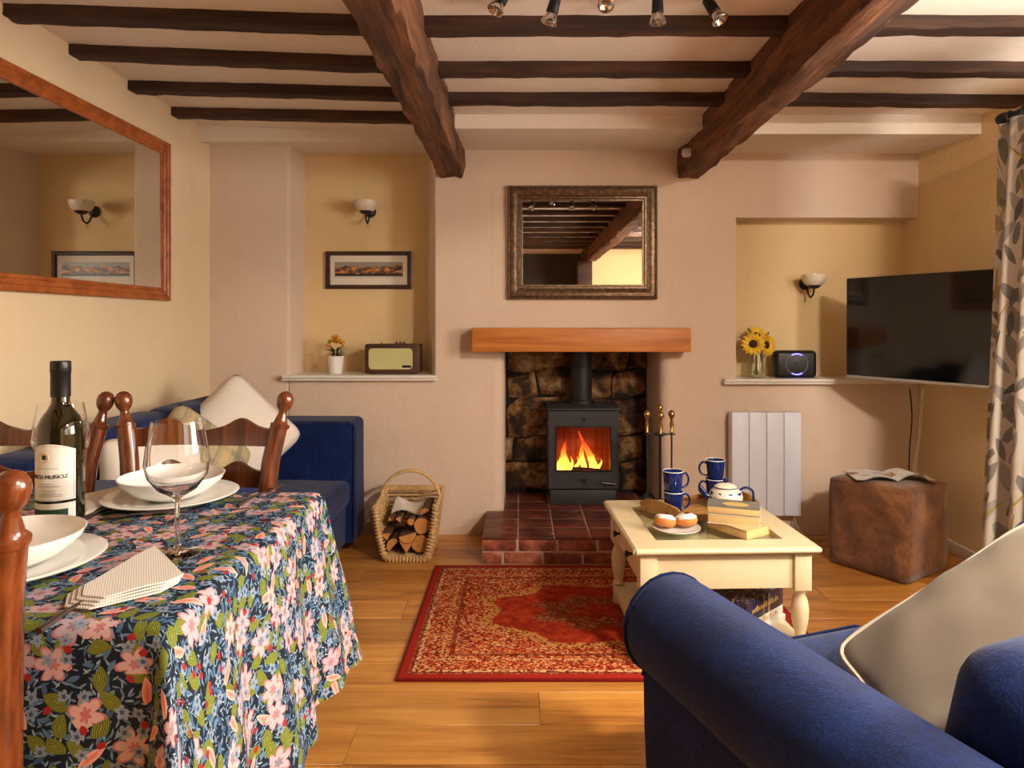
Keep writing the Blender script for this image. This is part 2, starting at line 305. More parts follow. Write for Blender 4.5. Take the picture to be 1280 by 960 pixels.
# radio cloth
g = G('radio_cloth'); v = g.coord(); g.p(Base_Color=g.mix(g.m('GREATER_THAN', g.m('SINE', g.m('MULTIPLY', g.xyz(v)[0], 1500.)), 0.), srgb(206, 200, 142), srgb(184, 180, 118)), Roughness=.7); MAT['radio_cloth'] = g.mat
g = G('game_lid'); v = g.coord(); n = g.noise(g.mapv(v, (40, 90, 1)), 1., 3)
g.p(Base_Color=g.ramp(n, [(.4, srgb(34, 30, 52)), (.56, srgb(60, 50, 74)), (.6, srgb(206, 176, 110)), (.66, srgb(70, 54, 66))]), Roughness=.3); MAT['game_lid'] = g.mat

# ---------------------------------------------------------------- mesh helpers
class MB:
    def __init__(s): s.v = []; s.f = []; s.mi = []; s.uv = None
    def add(s, vs, fs, mi=0):
        k = len(s.v); s.v += [Vector(p) for p in vs]; s.f += [tuple(i+k for i in q) for q in fs]; s.mi += [mi]*len(fs); return s
    def box(s, x0, x1, y0, y1, z0, z1, mi=0):
        v = [(x, y, z) for z in (z0, z1) for y in (y0, y1) for x in (x0, x1)]
        return s.add(v, [(0, 2, 3, 1), (4, 5, 7, 6), (0, 1, 5, 4), (2, 6, 7, 3), (0, 4, 6, 2), (1, 3, 7, 5)], mi)
    def prism(s, poly, z0, z1, mi=0, plane='xy'):
        n = len(poly)
        P = {'xy': lambda a, b, c: (a, b, c), 'xz': lambda a, b, c: (a, c, b), 'yz': lambda a, b, c: (c, a, b)}[plane]
        vs = [P(a, b, z0) for a, b in poly]+[P(a, b, z1) for a, b in poly]
        return s.add(vs, [tuple(range(n))[::-1], tuple(range(n, 2*n))]+[(i, (i+1) % n, n+(i+1) % n, n+i) for i in range(n)], mi)
    def lathe(s, prof, c=(0, 0, 0), seg=24, M=None, mi=0, caps=True):
        c = Vector(c); vs = []; fs = []; n = len(prof)
        for r, z in prof:
            for i in range(seg):
                a = 2*math.pi*i/seg; p = Vector((r*math.cos(a), r*math.sin(a), z)); vs.append((M @ p if M else p)+c)
        for j in range(n-1):
            for i in range(seg):
                k = (i+1) % seg; fs.append((j*seg+i, j*seg+k, (j+1)*seg+k, (j+1)*seg+i))
        if caps:
            if prof[0][0] > 1e-5: fs.append(tuple(range(seg))[::-1])
            if prof[-1][0] > 1e-5: fs.append(tuple((n-1)*seg+i for i in range(seg)))
        return s.add(vs, fs, mi)
    def tube(s, pts, r, seg=8, closed=False, mi=0):
        pts = [Vector(p) for p in pts]; n = len(pts); rs = r if isinstance(r, (list, tuple)) else [r]*n
        vs = []; fs = []; up = None
        for i, p in enumerate(pts):
            a = pts[(i-1) % n] if (closed or i > 0) else p; b = pts[(i+1) % n] if (closed or i < n-1) else p
            t = (b-a).normalized()
            if up is None: up = Vector((0, 0, 1)) if abs(t.z) < .9 else Vector((1, 0, 0))
            e1 = t.cross(up); e1 = e1.normalized() if e1.length > 1e-6 else t.orthogonal().normalized()
            e2 = e1.cross(t).normalized(); up = e2
            for k in range(seg):
                q = 2*math.pi*k/seg; vs.append(p+e1*(rs[i]*math.cos(q))+e2*(rs[i]*math.sin(q)))
        m = n if closed else n-1
        for i in range(m):
            j = (i+1) % n
            for k in range(seg): fs.append((i*seg+k, i*seg+(k+1) % seg, j*seg+(k+1) % seg, j*seg+k))
        if not closed: fs += [tuple(range(seg))[::-1], tuple((n-1)*seg+k for k in range(seg))]
        return s.add(vs, fs, mi)
    def ball(s, c, r, sx=1, sy=1, sz=1, seg=16, mi=0):
        prof = [(r*math.sin(math.pi*i/10), -r*math.cos(math.pi*i/10)) for i in range(11)]; prof[0] = (1e-6, -r); prof[-1] = (1e-6, r)
        return s.lathe(prof, c, seg, Matrix.Diagonal((sx, sy, sz)), mi, False)
    def grid(s, fn, nu, nv, mi=0, closeu=False):
        vs = [fn(i/(nu-1 if not closeu else nu), j/(nv-1)) for j in range(nv) for i in range(nu)]
        fs = []
        for j in range(nv-1):
            for i in range(nu if closeu else nu-1):
                k = (i+1) % nu; fs.append((j*nu+i, j*nu+k, (j+1)*nu+k, (j+1)*nu+i))
        return s.add(vs, fs, mi)
    def frame(s, w, h, prof, mi=0):
        # mitred picture frame in the xz plane facing -y; prof = (inset from the outer edge, y)
        vs = []; n = len(prof)
        for ins, y in prof:
            a, b = w/2-ins, h/2-ins; vs += [(-a, y, -b), (a, y, -b), (a, y, b), (-a, y, b)]
        fs = []
        for j in range(n-1):
            for i in range(4): k = (i+1) % 4; fs.append((j*4+i, j*4+k, (j+1)*4+k, (j+1)*4+i))
        return s.add(vs, fs, mi)
    def jitter(s, amp, freq=5., start=0):
        for p in s.v[start:]:
            n = mnoise.noise_vector(p*freq); p += n*amp
        return s
    def tr(s, M, start=0):
        for i in range(start, len(s.v)): s.v[i] = M @ s.v[i]
        return s
    def build(s, name, mat, parent=None, smooth=None, bevel=0., seg=2, loc=None, weld=True):
        me = bpy.data.meshes.new(name); me.from_pydata([tuple(p) for p in s.v], [], s.f)
        mats = mat if isinstance(mat, (list, tuple)) else [mat]
        for m in mats: me.materials.append(MAT[m] if isinstance(m, str) else m)
        me.polygons.foreach_set('material_index', s.mi)
        bm = bmesh.new(); bm.from_mesh(me)
        if weld: bmesh.ops.remove_doubles(bm, verts=bm.verts, dist=1e-6)
        bmesh.ops.recalc_face_normals(bm, faces=bm.faces)
        if bevel:
            ed = [e for e in bm.edges if len(e.link_faces) == 2 and e.calc_face_angle(0) > .5]
            bmesh.ops.bevel(bm, geom=ed, offset=bevel, segments=seg, profile=.5, affect='EDGES')
        bm.to_mesh(me); bm.free()
        if smooth is not None or bevel:
            me.polygons.foreach_set('use_smooth', [True]*len(me.polygons)); me.set_sharp_from_angle(angle=R(smooth or 40))
        o = bpy.data.objects.new(name, me); C.objects.link(o)
        if parent: o.parent = parent
        if loc: o.location = loc
        return o
def tag(o, label, cat, group=None):
    o['label'] = label; o['category'] = cat
    if group: o['group'] = group
    return o
def thing(name, label, cat, loc=(0, 0, 0), rz=0., group=None):
    o = bpy.data.objects.new(name, None); C.objects.link(o); o.empty_display_size = .05
    o.location = loc; o.rotation_euler = (0, 0, rz); return tag(o, label, cat, group)
def struct(o): o['kind'] = 'structure'; return o
def dup(root, loc, rz=0., label=None, group=None):
    r = root.copy(); C.objects.link(r); r.location = loc; r.rotation_euler = (0, 0, rz)
    if label: r['label'] = label
    if group: r['group'] = group
    for ch in list(root.children):
        c = ch.copy(); C.objects.link(c); c.parent = r
        for gch in list(ch.children):
            d = gch.copy(); C.objects.link(d); d.parent = c
    return r
def arc(cx, cy, r, a0, a1, n=6): return [(cx+r*math.cos(R(a0+(a1-a0)*i/n)), cy+r*math.sin(R(a0+(a1-a0)*i/n))) for i in range(n+1)]
def curve(pts, n=8):
    pts = [Vector(p) for p in pts]; fine = []
    for i in range(len(pts)-1):
        for k in range(n):
            t = k/n; p0 = pts[max(0, i-1)]; p1 = pts[i]; p2 = pts[i+1]; p3 = pts[min(len(pts)-1, i+2)]
            fine.append(.5*((2*p1)+(p2-p0)*t+(2*p0-5*p1+4*p2-p3)*t*t+(3*p1-p0-3*p2+p3)*t**3))
    return fine+[pts[-1]]
def text_mesh(body, size, extrude=.0004):
    cu = bpy.data.curves.new('writing', 'FONT'); cu.body = body; cu.size = size; cu.align_x = 'CENTER'; cu.extrude = extrude
    o = bpy.data.objects.new('writing', cu); C.objects.link(o)
    dg = bpy.context.evaluated_depsgraph_get(); me = bpy.data.meshes.new_from_object(o.evaluated_get(dg))
    vs = [v.co.copy() for v in me.vertices]; fs = [tuple(p.vertices) for p in me.polygons]
    bpy.data.objects.remove(o); bpy.data.meshes.remove(me); return vs, fs

# ---------------------------------------------------------------- the room
XL, XR, YB, YF = -1.682, 2.16, 3.70, -2.3
ZC = 2.1235
# floor: slab and laid oak planks
fl = struct(MB().box(XL-.1, XR+.4, YF, 4.35, -.10, -.012).build('floor', 'mortar'))
cache = {}
y = YB; row = 0
while y > YF+.05:
    x = XL+[0, -.55, -.9, -.25, -.7][row % 5]
    while x < XR:
        a, b = max(x, XL), min(x+1.22, XR)
        if b-a > .04:
            key = round(b-a, 2)
            if key not in cache:
                cache[key] = MB().box(-key/2+.0006, key/2-.0006, -.0868, .0868, -.012, 0).build('plank', 'oak_floor', fl, bevel=.0008, seg=1); o = cache[key]
            else:
                o = cache[key].copy(); C.objects.link(o)
            o.location = ((a+b)/2, y-.0875, 0)
        x += 1.22
    y -= .175; row += 1
# ceiling: three bays of plaster between the two main beams, and the dropped box along the fireplace wall
m = MB()
def slab(x0, x1, z0a, z0b, y0=YF, y1=4.35):    # bottom height z0a at x0, z0b at x1
    m.add([(x0, y0, z0a), (x1, y0, z0b), (x1, y1, z0b), (x0, y1, z0a), (x0, y0, 2.4), (x1, y0, 2.4), (x1, y1, 2.4), (x0, y1, 2.4)],
          [(0, 3, 2, 1), (4, 5, 6, 7), (0, 1, 5, 4), (1, 2, 6, 5), (2, 3, 7, 6), (3, 0, 4, 7)])
slab(XL-.1, -.37, 2.194, ZC); slab(-.37, .915, ZC, ZC); slab(.915, XR+.4, ZC, ZC)
def drop(x0, x1, yf, zf, zb):
    m.add([(x0, yf, zf), (x1, yf, zf), (x1, YB+.35, zb+.02), (x0, YB+.35, zb+.02), (x0, yf, 2.3), (x1, yf, 2.3), (x1, YB+.35, 2.3), (x0, YB+.35, 2.3)],
          [(0, 3, 2, 1), (4, 5, 6, 7), (0, 1, 5, 4), (1, 2, 6, 5), (2, 3, 7, 6), (3, 0, 4, 7)])
drop(XL-.05, -.40, 3.584, 2.10, 2.118); drop(-.37, .90, 3.195, 2.058, 2.082); drop(.90, XR+.05, 3.195, 2.032, 2.066)
ceil = struct(m.build('ceiling', 'ceiling'))
def rough_beam(name, mat, A, B, w, h, amp, seed, n=26):
    # rough-sawn timber from A to B (bottom centre line), w wide, h tall
    A, B = Vector(A), Vector(B); d = (B-A).normalized(); side = d.cross(Vector((0, 0, 1))).normalized()
    mb = MB(); rings = []; ns = 12
    prof = []
    ws = [(-.5, 1), (-.5, .6), (-.5, .25), (-.49, .03), (-.44, 0), (-.15, -.01), (.15, 0), (.44, .0), (.49, .03), (.5, .25), (.5, .6), (.5, 1)]
    vs = []
    for i in range(n+1):
        p = A+(B-A)*i/n
        for k, (a, b) in enumerate(ws):
            q = p+side*(a*w)+Vector((0, 0, b*h))
            if b < .9: q += mnoise.noise_vector(Vector((seed*3.1+k*.9, i*.55, seed)))*amp + mnoise.noise_vector(q*22+Vector((seed, 0, 0)))*amp*.45
            vs.append(q)
    fs = []
    for i in range(n):
        for k in range(ns-1): fs.append((i*ns+k, i*ns+k+1, (i+1)*ns+k+1, (i+1)*ns+k))
    fs += [tuple(range(ns))[::-1], tuple(n*ns+k for k in range(ns))]
    mb.add(vs, fs); return mb.build(name, mat, ceil, smooth=35)
rough_beam('main_beam', 'beam', (-.369, YF, 1.935), (-.369, YB+.06, 1.935), .132, .24, .014, 1, 90)
rough_beam('main_beam', 'beam', (.916, YF, 1.935), (.916, YB+.03, 1.935), .118, .24, .014, 2, 90)
for k, (yl, yr) in enumerate([(3.29, 3.16), (2.927, 2.832), (2.543, 2.509), (2.218, 2.168), (1.82, 1.79), (1.44, 1.42), (1.06, 1.05), (.68, .68), (.3, .3), (-.1, -.1), (-.5, -.5), (-.9, -.9), (-1.3, -1.3)]):
    rough_beam('joist', 'joist', (XL-.02, yl+.035, 2.150), (-.40, yr+.035, 2.082), .07, .07, .005, 10+k)
for k, yy in enumerate([2.883, 2.54, 2.163, 1.80, 1.42, 1.05, .68, .3, -.1, -.5, -.9, -1.3]):
    rough_beam('joist', 'joist', (-.34, yy+.035, 2.083), (.89, yy+.035, 2.083), .07, .07, .005, 30+k)
    rough_beam('joist', 'joist', (.94, yy+.03, 2.083), (XR+.02, yy+.04+(.03 if k == 0 else 0), 2.083), .07, .07, .005, 50+k)
# back wall with the two recesses and the fireplace opening
m = MB()
xa, xb, xc, xd, xe = -1.249, -.4726, -.087, .763, 1.171
m.prism([(XL-.1, YB), (xa-.02, YB)]+arc(xa-.02, YB+.02, .02, -90, 0, 3)+[(xa, 4.3), (XL-.1, 4.3)], -.01, 2.3)
m.box(xa, xb+.015, YB, 4.3, -.01, .838)
m.prism([(xa-.01, 3.974), (xb, 3.974), (xb, 4.3), (xa-.01, 4.3)], .838, 2.3, 1)
m.prism([(xb+.015, YB)]+[(xc-.06, YB)]+arc(xc-.06, YB+.06, .06, -90, 0, 6)+[(xc, 4.35), (-.62, 4.35), (-.535, 3.974), (xb, YB+.02)], -.01, .99)
m.prism([(xb+.015, YB), (xc-.06, YB), (xc-.06, 4.35), (-.62, 4.35), (-.535, 3.974), (xb, YB+.02)], .99, 2.3)
m.box(xc-.061, xd+.061, YB, YB+.13, .99, 2.3)
m.box(xc-.05, xd+.05, YB+.13, 4.35, 1.45, 2.3)
m.prism([(xd+.06, YB), (xe, YB), (xe, 4.35), (xd, 4.35)]+arc(xd+.06, YB+.06, .06, 180, 270, 6)[:-1], -.01, .99)
m.box(xd+.06, xe, YB, 4.35, .99, 2.3)
m.box(xe, XR+.3, YB, 4.35, -.01, .82)
m.box(xe, XR+.3, YB, 4.35, 1.718, 2.3)
m.box(xe-.01, XR+.3, 3.854, 4.35, .82, 1.718, 1)
m.box(xc-.02, xd+.02, 4.12, 4.35, -.01, 1.5, 2)
wb = struct(m.build('wall_back', ['wall_beige', 'wall_cream', 'char'], smooth=35))
rnd = random.Random(3)
zs = [.13, .31, .47, .70, .86, 1.02, 1.25]
for j in range(len(zs)-1):
    cuts = [xc]+sorted(xc+(i+rnd.uniform(.2, .8))*.85/3 for i in range(3))[0 if j % 2 else 1:]+[xd]
    for a, b in zip(cuts[:-1], cuts[1:]):
        if b-a < .05: continue
        mb = MB(); w2, h2 = (b-a)/2-.004, (zs[j+1]-zs[j])/2-.004; dep = rnd.uniform(.02, .045)
        def fn(u, v, w2=w2, h2=h2, dep=dep):
            x, z = (u*2-1), (v*2-1); e = max(0, 1-max(abs(x), abs(z))**5)
            return Vector((x*w2, -dep*e, z*h2))
        mb.grid(fn, 8, 7); off = Vector((a*7, j*3.3, b*5))
        for p in mb.v:
            n3 = mnoise.noise_vector((p+off)*9); n4 = mnoise.noise_vector((p+Vector((a, 0, zs[j])))*5); p += Vector((n3.x*.010+n4.x*.03, n3.y*.02, n3.z*.010+n4.z*.03))
        mb.build('stone', 'fire_stone', wb, smooth=60, loc=((a+b)/2, 4.118, (zs[j]+zs[j+1])/2))
# side walls; the right-hand one has a window opening, and a second added for fill light
struct(MB().box(XL-.3, XL, YF, 4.3, -.01, 2.35).build('wall_left', 'wall_left'))
m = MB(); wins = [(.85, 2.05), (-1.05, .15)]; z0, z1 = .95, 1.92
m.box(XR, XR+.32, YF, 4.3, -.01, z0); m.box(XR, XR+.32, YF, 4.3, z1, 2.35)
ys = [YF, -1.05, .15, .85, 2.05, 4.3]
for a, b in ((ys[0], ys[1]), (ys[2], ys[3]), (ys[4], ys[5])): m.box(XR, XR+.32, a, b, z0, z1)
struct(m.build('wall_right', 'wall_cream'))
for k, (a, b) in enumerate(wins):  # the second window is unseen, added behind the camera for frontal fill
    wn = thing('window_%d' % (k+1), '', ''); del wn['label']; del wn['category']; struct(wn)
    wn.location = (XR+.24, (a+b)/2, (z0+z1)/2); hw, hh = (b-a)/2, (z1-z0)/2
    mb = MB()
    for (p, q, r, s2) in ((-hw, hw, -hh, -hh+.05), (-hw, hw, hh-.05, hh), (-hw, -hw+.05, -hh, hh), (hw-.05, hw, -hh, hh), (-.025, .025, -hh, hh)): mb.box(-.03, .03, p, q, r, s2)
    mb.build('window_frame', 'white_paint', wn)
    for sgn in (-1, 1): MB().box(-.003, .003, min(sgn*.025, sgn*(hw-.05)), max(sgn*.025, sgn*(hw-.05)), -hh+.05, hh-.05).build('pane', 'pane', wn)
    MB().box(-.27, -.03, -hw-.0, hw+.0, -hh, -hh+.025).build('window_sill', 'white_paint', wn, bevel=.004)
# wall behind the camera: a cream partition to the right, a wall further back to the left with its dimness put into the colour, a timber post between them
m = MB(); m.box(XL-.1, XR+.3, YF-.1, YF, -.01, 2.35); m.box(.93, XR+.05, YF, -1.4, -.01, 2.2, 1)
struct(m.build('wall_front', ['wall_dim', 'wall_cream']))
struct(MB().box(.74, .93, -1.6, -1.38, 0, 1.94).jitter(.006, 6).build('trim_1', 'joist', bevel=.01))
# skirting
struct(MB().box(XL, XL+.012, YF, YB, 0, .06).build('baseboard_left', 'white_paint', bevel=.003))
struct(MB().box(XR-.014, XR, YF, YB, 0, .06).build('baseboard_right', 'white_paint', bevel=.003))
# window-ledge shelves of the two recesses
def ledge(name, x0, x1, zt, yb):
    mb = MB(); yf = YB-.055
    mb.prism([(yb, zt-.028), (yf+.012, zt-.028), (yf+.010, zt-.018), (yf+.004, zt-.016), (yf, zt-.011), (yf, zt-.004), (yf+.004, zt), (yb, zt)], x0, x1, plane='yz')
    return struct(mb.build(name, 'white_paint', smooth=30))
ledge('trim_2', -1.274, -.449, .866, 3.974); ledge('trim_3', 1.098, XR, .847, 3.854)

# ---------------------------------------------------------------- fireplace
tag(rough := MB().prism([(YB, .995), (YB-.135, .995), (YB-.135, 1.121), (YB, 1.121)], -.252, .895, plane='yz').build('mantel_beam', 'mantel', bevel=.005), 'thick square-cut oak mantel beam above the stove opening', 'mantel')
h = thing('hearth', 'raised hearth of dark red quarry tiles edged with two courses of old brick', 'hearth', (.3365, 3.24, 0))
x0, x1 = -.5185, .5185
MB().box(x0+.004, x1-.004, .004, YB-3.24-.002, 0, .126).box(xc-.3365+.004, xd-.3365-.004, YB-3.24-.002, .86, 0, .126).build('mortar_core', 'mortar', h)
def brick(cx, cy, cz, L, along, seed):
    mb = MB()
    if along == 'x': mb.box(-L/2, L/2, -.012, .05, -.027, .027)
    else: mb.box(-.012, .05, -L/2, L/2, -.027, .027)
    mb.jitter(.004, 9+seed); return mb.build('brick', 'brick', h, bevel=.005, loc=(cx, cy, cz))
for c, cz in enumerate((.029, .089)):
    x = x0+(-.09 if c == 0 else -.02)
    while x < x1:
        a, b = max(x, x0), min(x+.19, x1)
        if b-a > .03: brick((a+b)/2, .012, cz, b-a-.011, 'x', c+x)
        x += .19
    yy = .065
    while yy < .42: brick(x0+.012, yy+.09, cz, .175, 'y', yy); yy += .19
i = 0
for j in range(5):
    for k in range(6):
        a, b = x0+k*.1728, x0+(k+1)*.1728
        ya, yb = [(-.004, .15), (.154, .305), (.309, .456), (.460, .64), (.644, .86)][j]
        if j > 2: a, b = max(a, xc-.3365+.004), min(b, xd-.3365-.004)
        if b-a < .02: continue
        hx, hy = (b-a)/2-.003, (yb-ya)/2-.003
        MB().box(-hx, hx, -hy, hy, -.012, 0).build('tile', 'quarry_tile', h, bevel=.002, loc=((a+b)/2, (ya+yb)/2, .130+random.uniform(-.001, .001)))
# wood-burning stove
SX, SY = .354, 3.805
st = thing('wood_burning_stove', 'charcoal grey steel wood burning stove with a lit fire behind its glass', 'stove', (SX, SY, .131))
hw = .1985
MB().box(-.185, .185, .01, .26, 0, .082).build('plinth', 'stove', st, bevel=.003)
m = MB(); m.box(-hw, -hw+.02, .012, .27, .088, .53); m.box(hw-.02, hw, .012, .27, .088, .53); m.box(-hw+.02, hw-.02, .25, .27, .088, .53); m.box(-hw+.02, hw-.02, .012, .25, .088, .12)
m.build('body', 'stove', st, bevel=.002)
MB().prism([(-.002, .528), (.27, .528), (.27, .552), (.03, .552), (-.002, .538)], -hw-.002, hw+.002, plane='yz').build('top_plate', 'stove', st, bevel=.002)
m = MB(); wx, wz0, wz1 = .150, .193, .435
m.box(-hw+.004, -wx, 0, .014, .092, .524); m.box(wx, hw-.004, 0, .014, .092, .524); m.box(-wx, wx, 0, .014, .092, wz0); m.box(-wx, wx, 0, .014, wz1, .524)
door = m.build('door', 'stove', st)
MB().frame(2*wx+.012, wz1-wz0+.012, [(0, 0), (0, -.006), (.006, -.006), (.008, .004)]).build('window_trim', 'black', door, loc=(0, 0, (wz0+wz1)/2))
MB().box(-wx, wx, .008, .011, wz0, wz1).build('glass', 'pane', door)
m = MB(); m.tube([(.10, -.02, .130), (.178, -.026, .122)], .0055, 10); m.tube([(.165, 0, .123), (.165, -.024, .123)], .005, 8)
m.build('handle', 'chrome', door, smooth=40)
for zz in (.478, .135):
    m = MB(); m.box(-.03, .03, -.002, .002, zz+.004, zz+.009); m.tube([(.006, 0, zz), (.006, -.014, zz)], .006, 10); m.build('air_slide', 'black', door, smooth=40)
m = MB(); m.lathe([(.075, .55), (.075, .575), (.062, .578), (.062, .74), (.066, .742), (.066, .76), (.062, .762), (.062, 1.3)], (0, .14, 0), 28); m.build('flue_pipe', 'iron', st, smooth=40)
m = MB(); m.box(-.178, .178, .235, .25, .12, .50); m.box(-.178, -.165, .02, .235, .12, .5); m.box(.165, .178, .02, .235, .12, .5); m.box(-.178, .178, .02, .235, .12, .135)
m.box(-.178, .178, .02, .25, .5, .515)
for xx in [i*.035-.16 for i in range(10)]: m.box(xx, xx+.008, .228, .236, .135, .5)
m.build('firebox_lining', 'firebrick', st)
rf = random.Random(5)
def flame(x, y, z, hgt, r, lean, sd):
    mb = MB(); pts = []; rs = []
    for i in range(9):
        t = i/8; pts.append((lean*t*t+.012*math.sin(t*5+sd), .006*math.sin(t*4+sd*2), hgt*t)); rs.append(max(.0008, r*(.55+.9*t*(1-t)*2)*(1-t)**.8))
    mb.tube(pts, rs, 8); o = mb.build('flame', 'flame', st, smooth=80, loc=(x, y, z)); return o
for q in [(-.10, .10, .15, .19, .036, .01, 1), (-.085, .13, .15, .17, .028, -.012, 2), (-.12, .12, .15, .12, .022, .0, 3), (-.06, .11, .15, .10, .02, -.01, 4), (-.13, .14, .15, .09, .018, .01, 5),
          (.07, .11, .15, .15, .022, -.05, 6), (.055, .13, .155, .25, .028, -.07, 7), (.09, .12, .15, .11, .018, -.02, 8), (.02, .14, .16, .19, .024, -.03, 9), (.105, .14, .15, .08, .016, .0, 10), (-.03, .15, .16, .08, .016, .01, 11)]: flame(*q)
lg = tag(MB().lathe([(.022, -.13), (.026, -.05), (.025, .06), (.02, .13)], (0, 0, 0), 10, Matrix.Rotation(R(90), 3, 'Y') @ Matrix.Rotation(R(12), 3, 'X')).jitter(.005, 20).build('burning_log', 'char', smooth=50), 'charred log burning inside the stove', 'log'); lg.location = (SX-.02, SY+.12, .131+.162)
# companion set on the hearth
px_, py_ = .685, 3.34
cs = thing('fireside_tool_stand', 'wrought iron fireside tool stand with a brass finial, on the hearth', 'tool stand', (px_, py_, .131))
m = MB(); m.lathe([(.07, 0), (.07, .008), (.02, .018), (.006, .03), (.006, .55)], (0, 0, 0), 20); m.build('stem', 'iron', cs, smooth=40)
m = MB(); m.tube([(-.075, 0, .472), (.075, 0, .472)], .004, 8); m.tube([(0, -.06, .472), (0, .06, .472)], .004, 8); m.tube([(.03*math.cos(a*.524), .03*math.sin(a*.524), .472) for a in range(12)], .004, 6, True); m.build('hanging_ring', 'iron', cs, smooth=40)
m = MB(); m.lathe([(.006, .52), (.012, .535), (.006, .55), (.009, .565), (.006, .58), (.016, .6), (.012, .612), (1e-5, .62)], (0, 0, 0), 16, caps=False); m.build('finial', 'brass', cs, smooth=60)
def tool(name, label, dx, dy, extra):
    t = thing(name, label, 'fireside tool', (px_+dx, py_+dy, .131), 0, 'fireside tools')
    MB().tube([(0, 0, .15), (0, 0, .48)], .0045, 8).build('shaft', 'iron', t, smooth=40)
    MB().lathe([(.005, .478), (.011, .483), (.006, .49), (.010, .52), (.006, .545), (.007, .55), (.016, .565), (.016, .575), (.010, .588), (1e-5, .592)], (0, 0, 0), 16, caps=False).build('handle', 'brass', t, smooth=60)
    extra(t)
def shovel(t):
    mb = MB(); mb.grid(lambda u, v: Vector(((u-.5)*.075*(1 if v < .8 else 1-((v-.8)/.2)**2*.6), -.012*(2*u-1)**2-.004, .03+.16*v)), 9, 9); mb.grid(lambda u, v: Vector(((u-.5)*.075*(1 if v < .8 else 1-((v-.8)/.2)**2*.6), -.012*(2*u-1)**2-.001, .03+.16*v)), 9, 9); mb.build('blade', 'iron', t, smooth=60)
def poker(t): MB().tube([(0, 0, .16), (0, 0, .05), (.02, 0, .03)], [.0045, .004, .002], 8).build('point', 'iron', t, smooth=40)
def brush(t): MB().lathe([(.012, .17), (.02, .15), (.026, .06), (.022, .05)], (0, 0, 0), 14).build('bristles', 'bark', t, smooth=40)
tool('hearth_shovel', 'iron hearth shovel with a brass handle and flat square blade', -.065, -.012, shovel); tool('hearth_poker', 'slim iron poker with a brass handle beside the shovel', .055, -.01, poker); tool('hearth_brush', 'hearth brush with a brass handle and a fat bristle head', -.008, -.055, brush)
# log basket
B0 = (-.55, 3.43, 0)
bk = thing('log_basket', 'open-fronted wicker log basket with a hooped handle, full of firewood', 'basket', B0)
def half(z): return .112+.035*z/.27
m = MB()
for s in (-1, 1):
    for k in range(13):
        z = .02+k*.0205; yy = [-.15+.3*i/16 for i in range(17)]
        m.tube([(s*half(z)+.005*math.cos(i*math.pi+k*math.pi), y, z) for i, y in enumerate(yy)], .0058, 6)
    for i in range(8): y = -.13+.26*i/7; m.tube([(s*half(.0), y, .0), (s*half(.27), y, .275)], .005, 6)
for k in range(13):
    z = .02+k*.0205; xx = [-half(z)+2*half(z)*i/14 for i in range(15)]
    m.tube([(x, .15+.005*math.cos(i*math.pi+k*math.pi), z) for i, x in enumerate(xx)], .0058, 6)
for k in range(11): y = -.14+.28*k/10; m.tube([(-half(0), y, .012), (half(0), y, .012)], .0075, 6)
m.build('woven_panels', 'wicker', bk, smooth=60)
m = MB()
for s in (-1, 1): m.tube([(s*half(.27), -.15, .262), (s*half(.27), 0, .272), (s*half(.27), .15, .28)], .0125, 8)
m.tube([(-half(.27), .15, .28), (half(.27), .15, .28)], .016, 8)
path = [(-half(.27), -.152, .262), (-half(.13), -.152, .13), (-half(.02)+.008, -.152, .035), (-half(0)+.03, -.152, .012), (half(0)-.03, -.152, .012), (half(.02)-.008, -.152, .035), (half(.13), -.152, .13), (half(.27), -.152, .262)]
m.tube(path, .011, 8)
for a, b in zip(path[:-1], path[1:]):
    a, b = Vector(a), Vector(b); n = max(3, int((b-a).length/.015))
    for i in range(n):
        c = a.lerp(b, (i+.5)/n); d = (b-a).normalized(); e = d.cross(Vector((0, 1, 0)))
        m.tube([c+e*(.0155*math.cos(q))+Vector((0, .0155*math.sin(q), 0)) for q in [j*math.pi/4 for j in range(8)]], .0045, 5, True)
m.build('rim', 'wicker', bk, smooth=60)
m = MB()
for dy in (-.005, .006): m.tube([(-half(.27)*math.cos(R(180*i/18)), .0+dy, .26+.145*math.sin(R(180*i/18))) for i in range(19)], .0075, 8)
m.build('handle', 'wicker', bk, smooth=60)
def log(x, z, r, L, shape, rot, lab):
    mb = MB()
    if shape == 'round': poly = [(r*math.cos(a)*(1+.08*math.sin(a*3+x*50)), r*math.sin(a)) for a in [i*math.pi/7 for i in range(14)]]
    elif shape == 'half': poly = [(r*math.cos(a), r*math.sin(a)) for a in [math.pi*i/8 for i in range(9)]]
    else: poly = [(0, 0)]+[(r*1.5*math.cos(a), r*1.5*math.sin(a)) for a in [R(60)+R(60)*i/5 for i in range(6)]]
    poly = [(p*math.cos(rot)-q*math.sin(rot), p*math.sin(rot)+q*math.cos(rot)) for p, q in poly]
    mb.prism(poly, -L/2, L/2, plane='xz'); n = len(poly); mb.mi = [1, 1]+[0]*n
    o = mb.build('firewood_log', ['bark', 'log_end'], bevel=.003, seg=1)
    o.location = (B0[0]+x, B0[1]+random.uniform(-.03, -.005), z); return tag(o, lab, 'log', 'logs in the wicker basket')
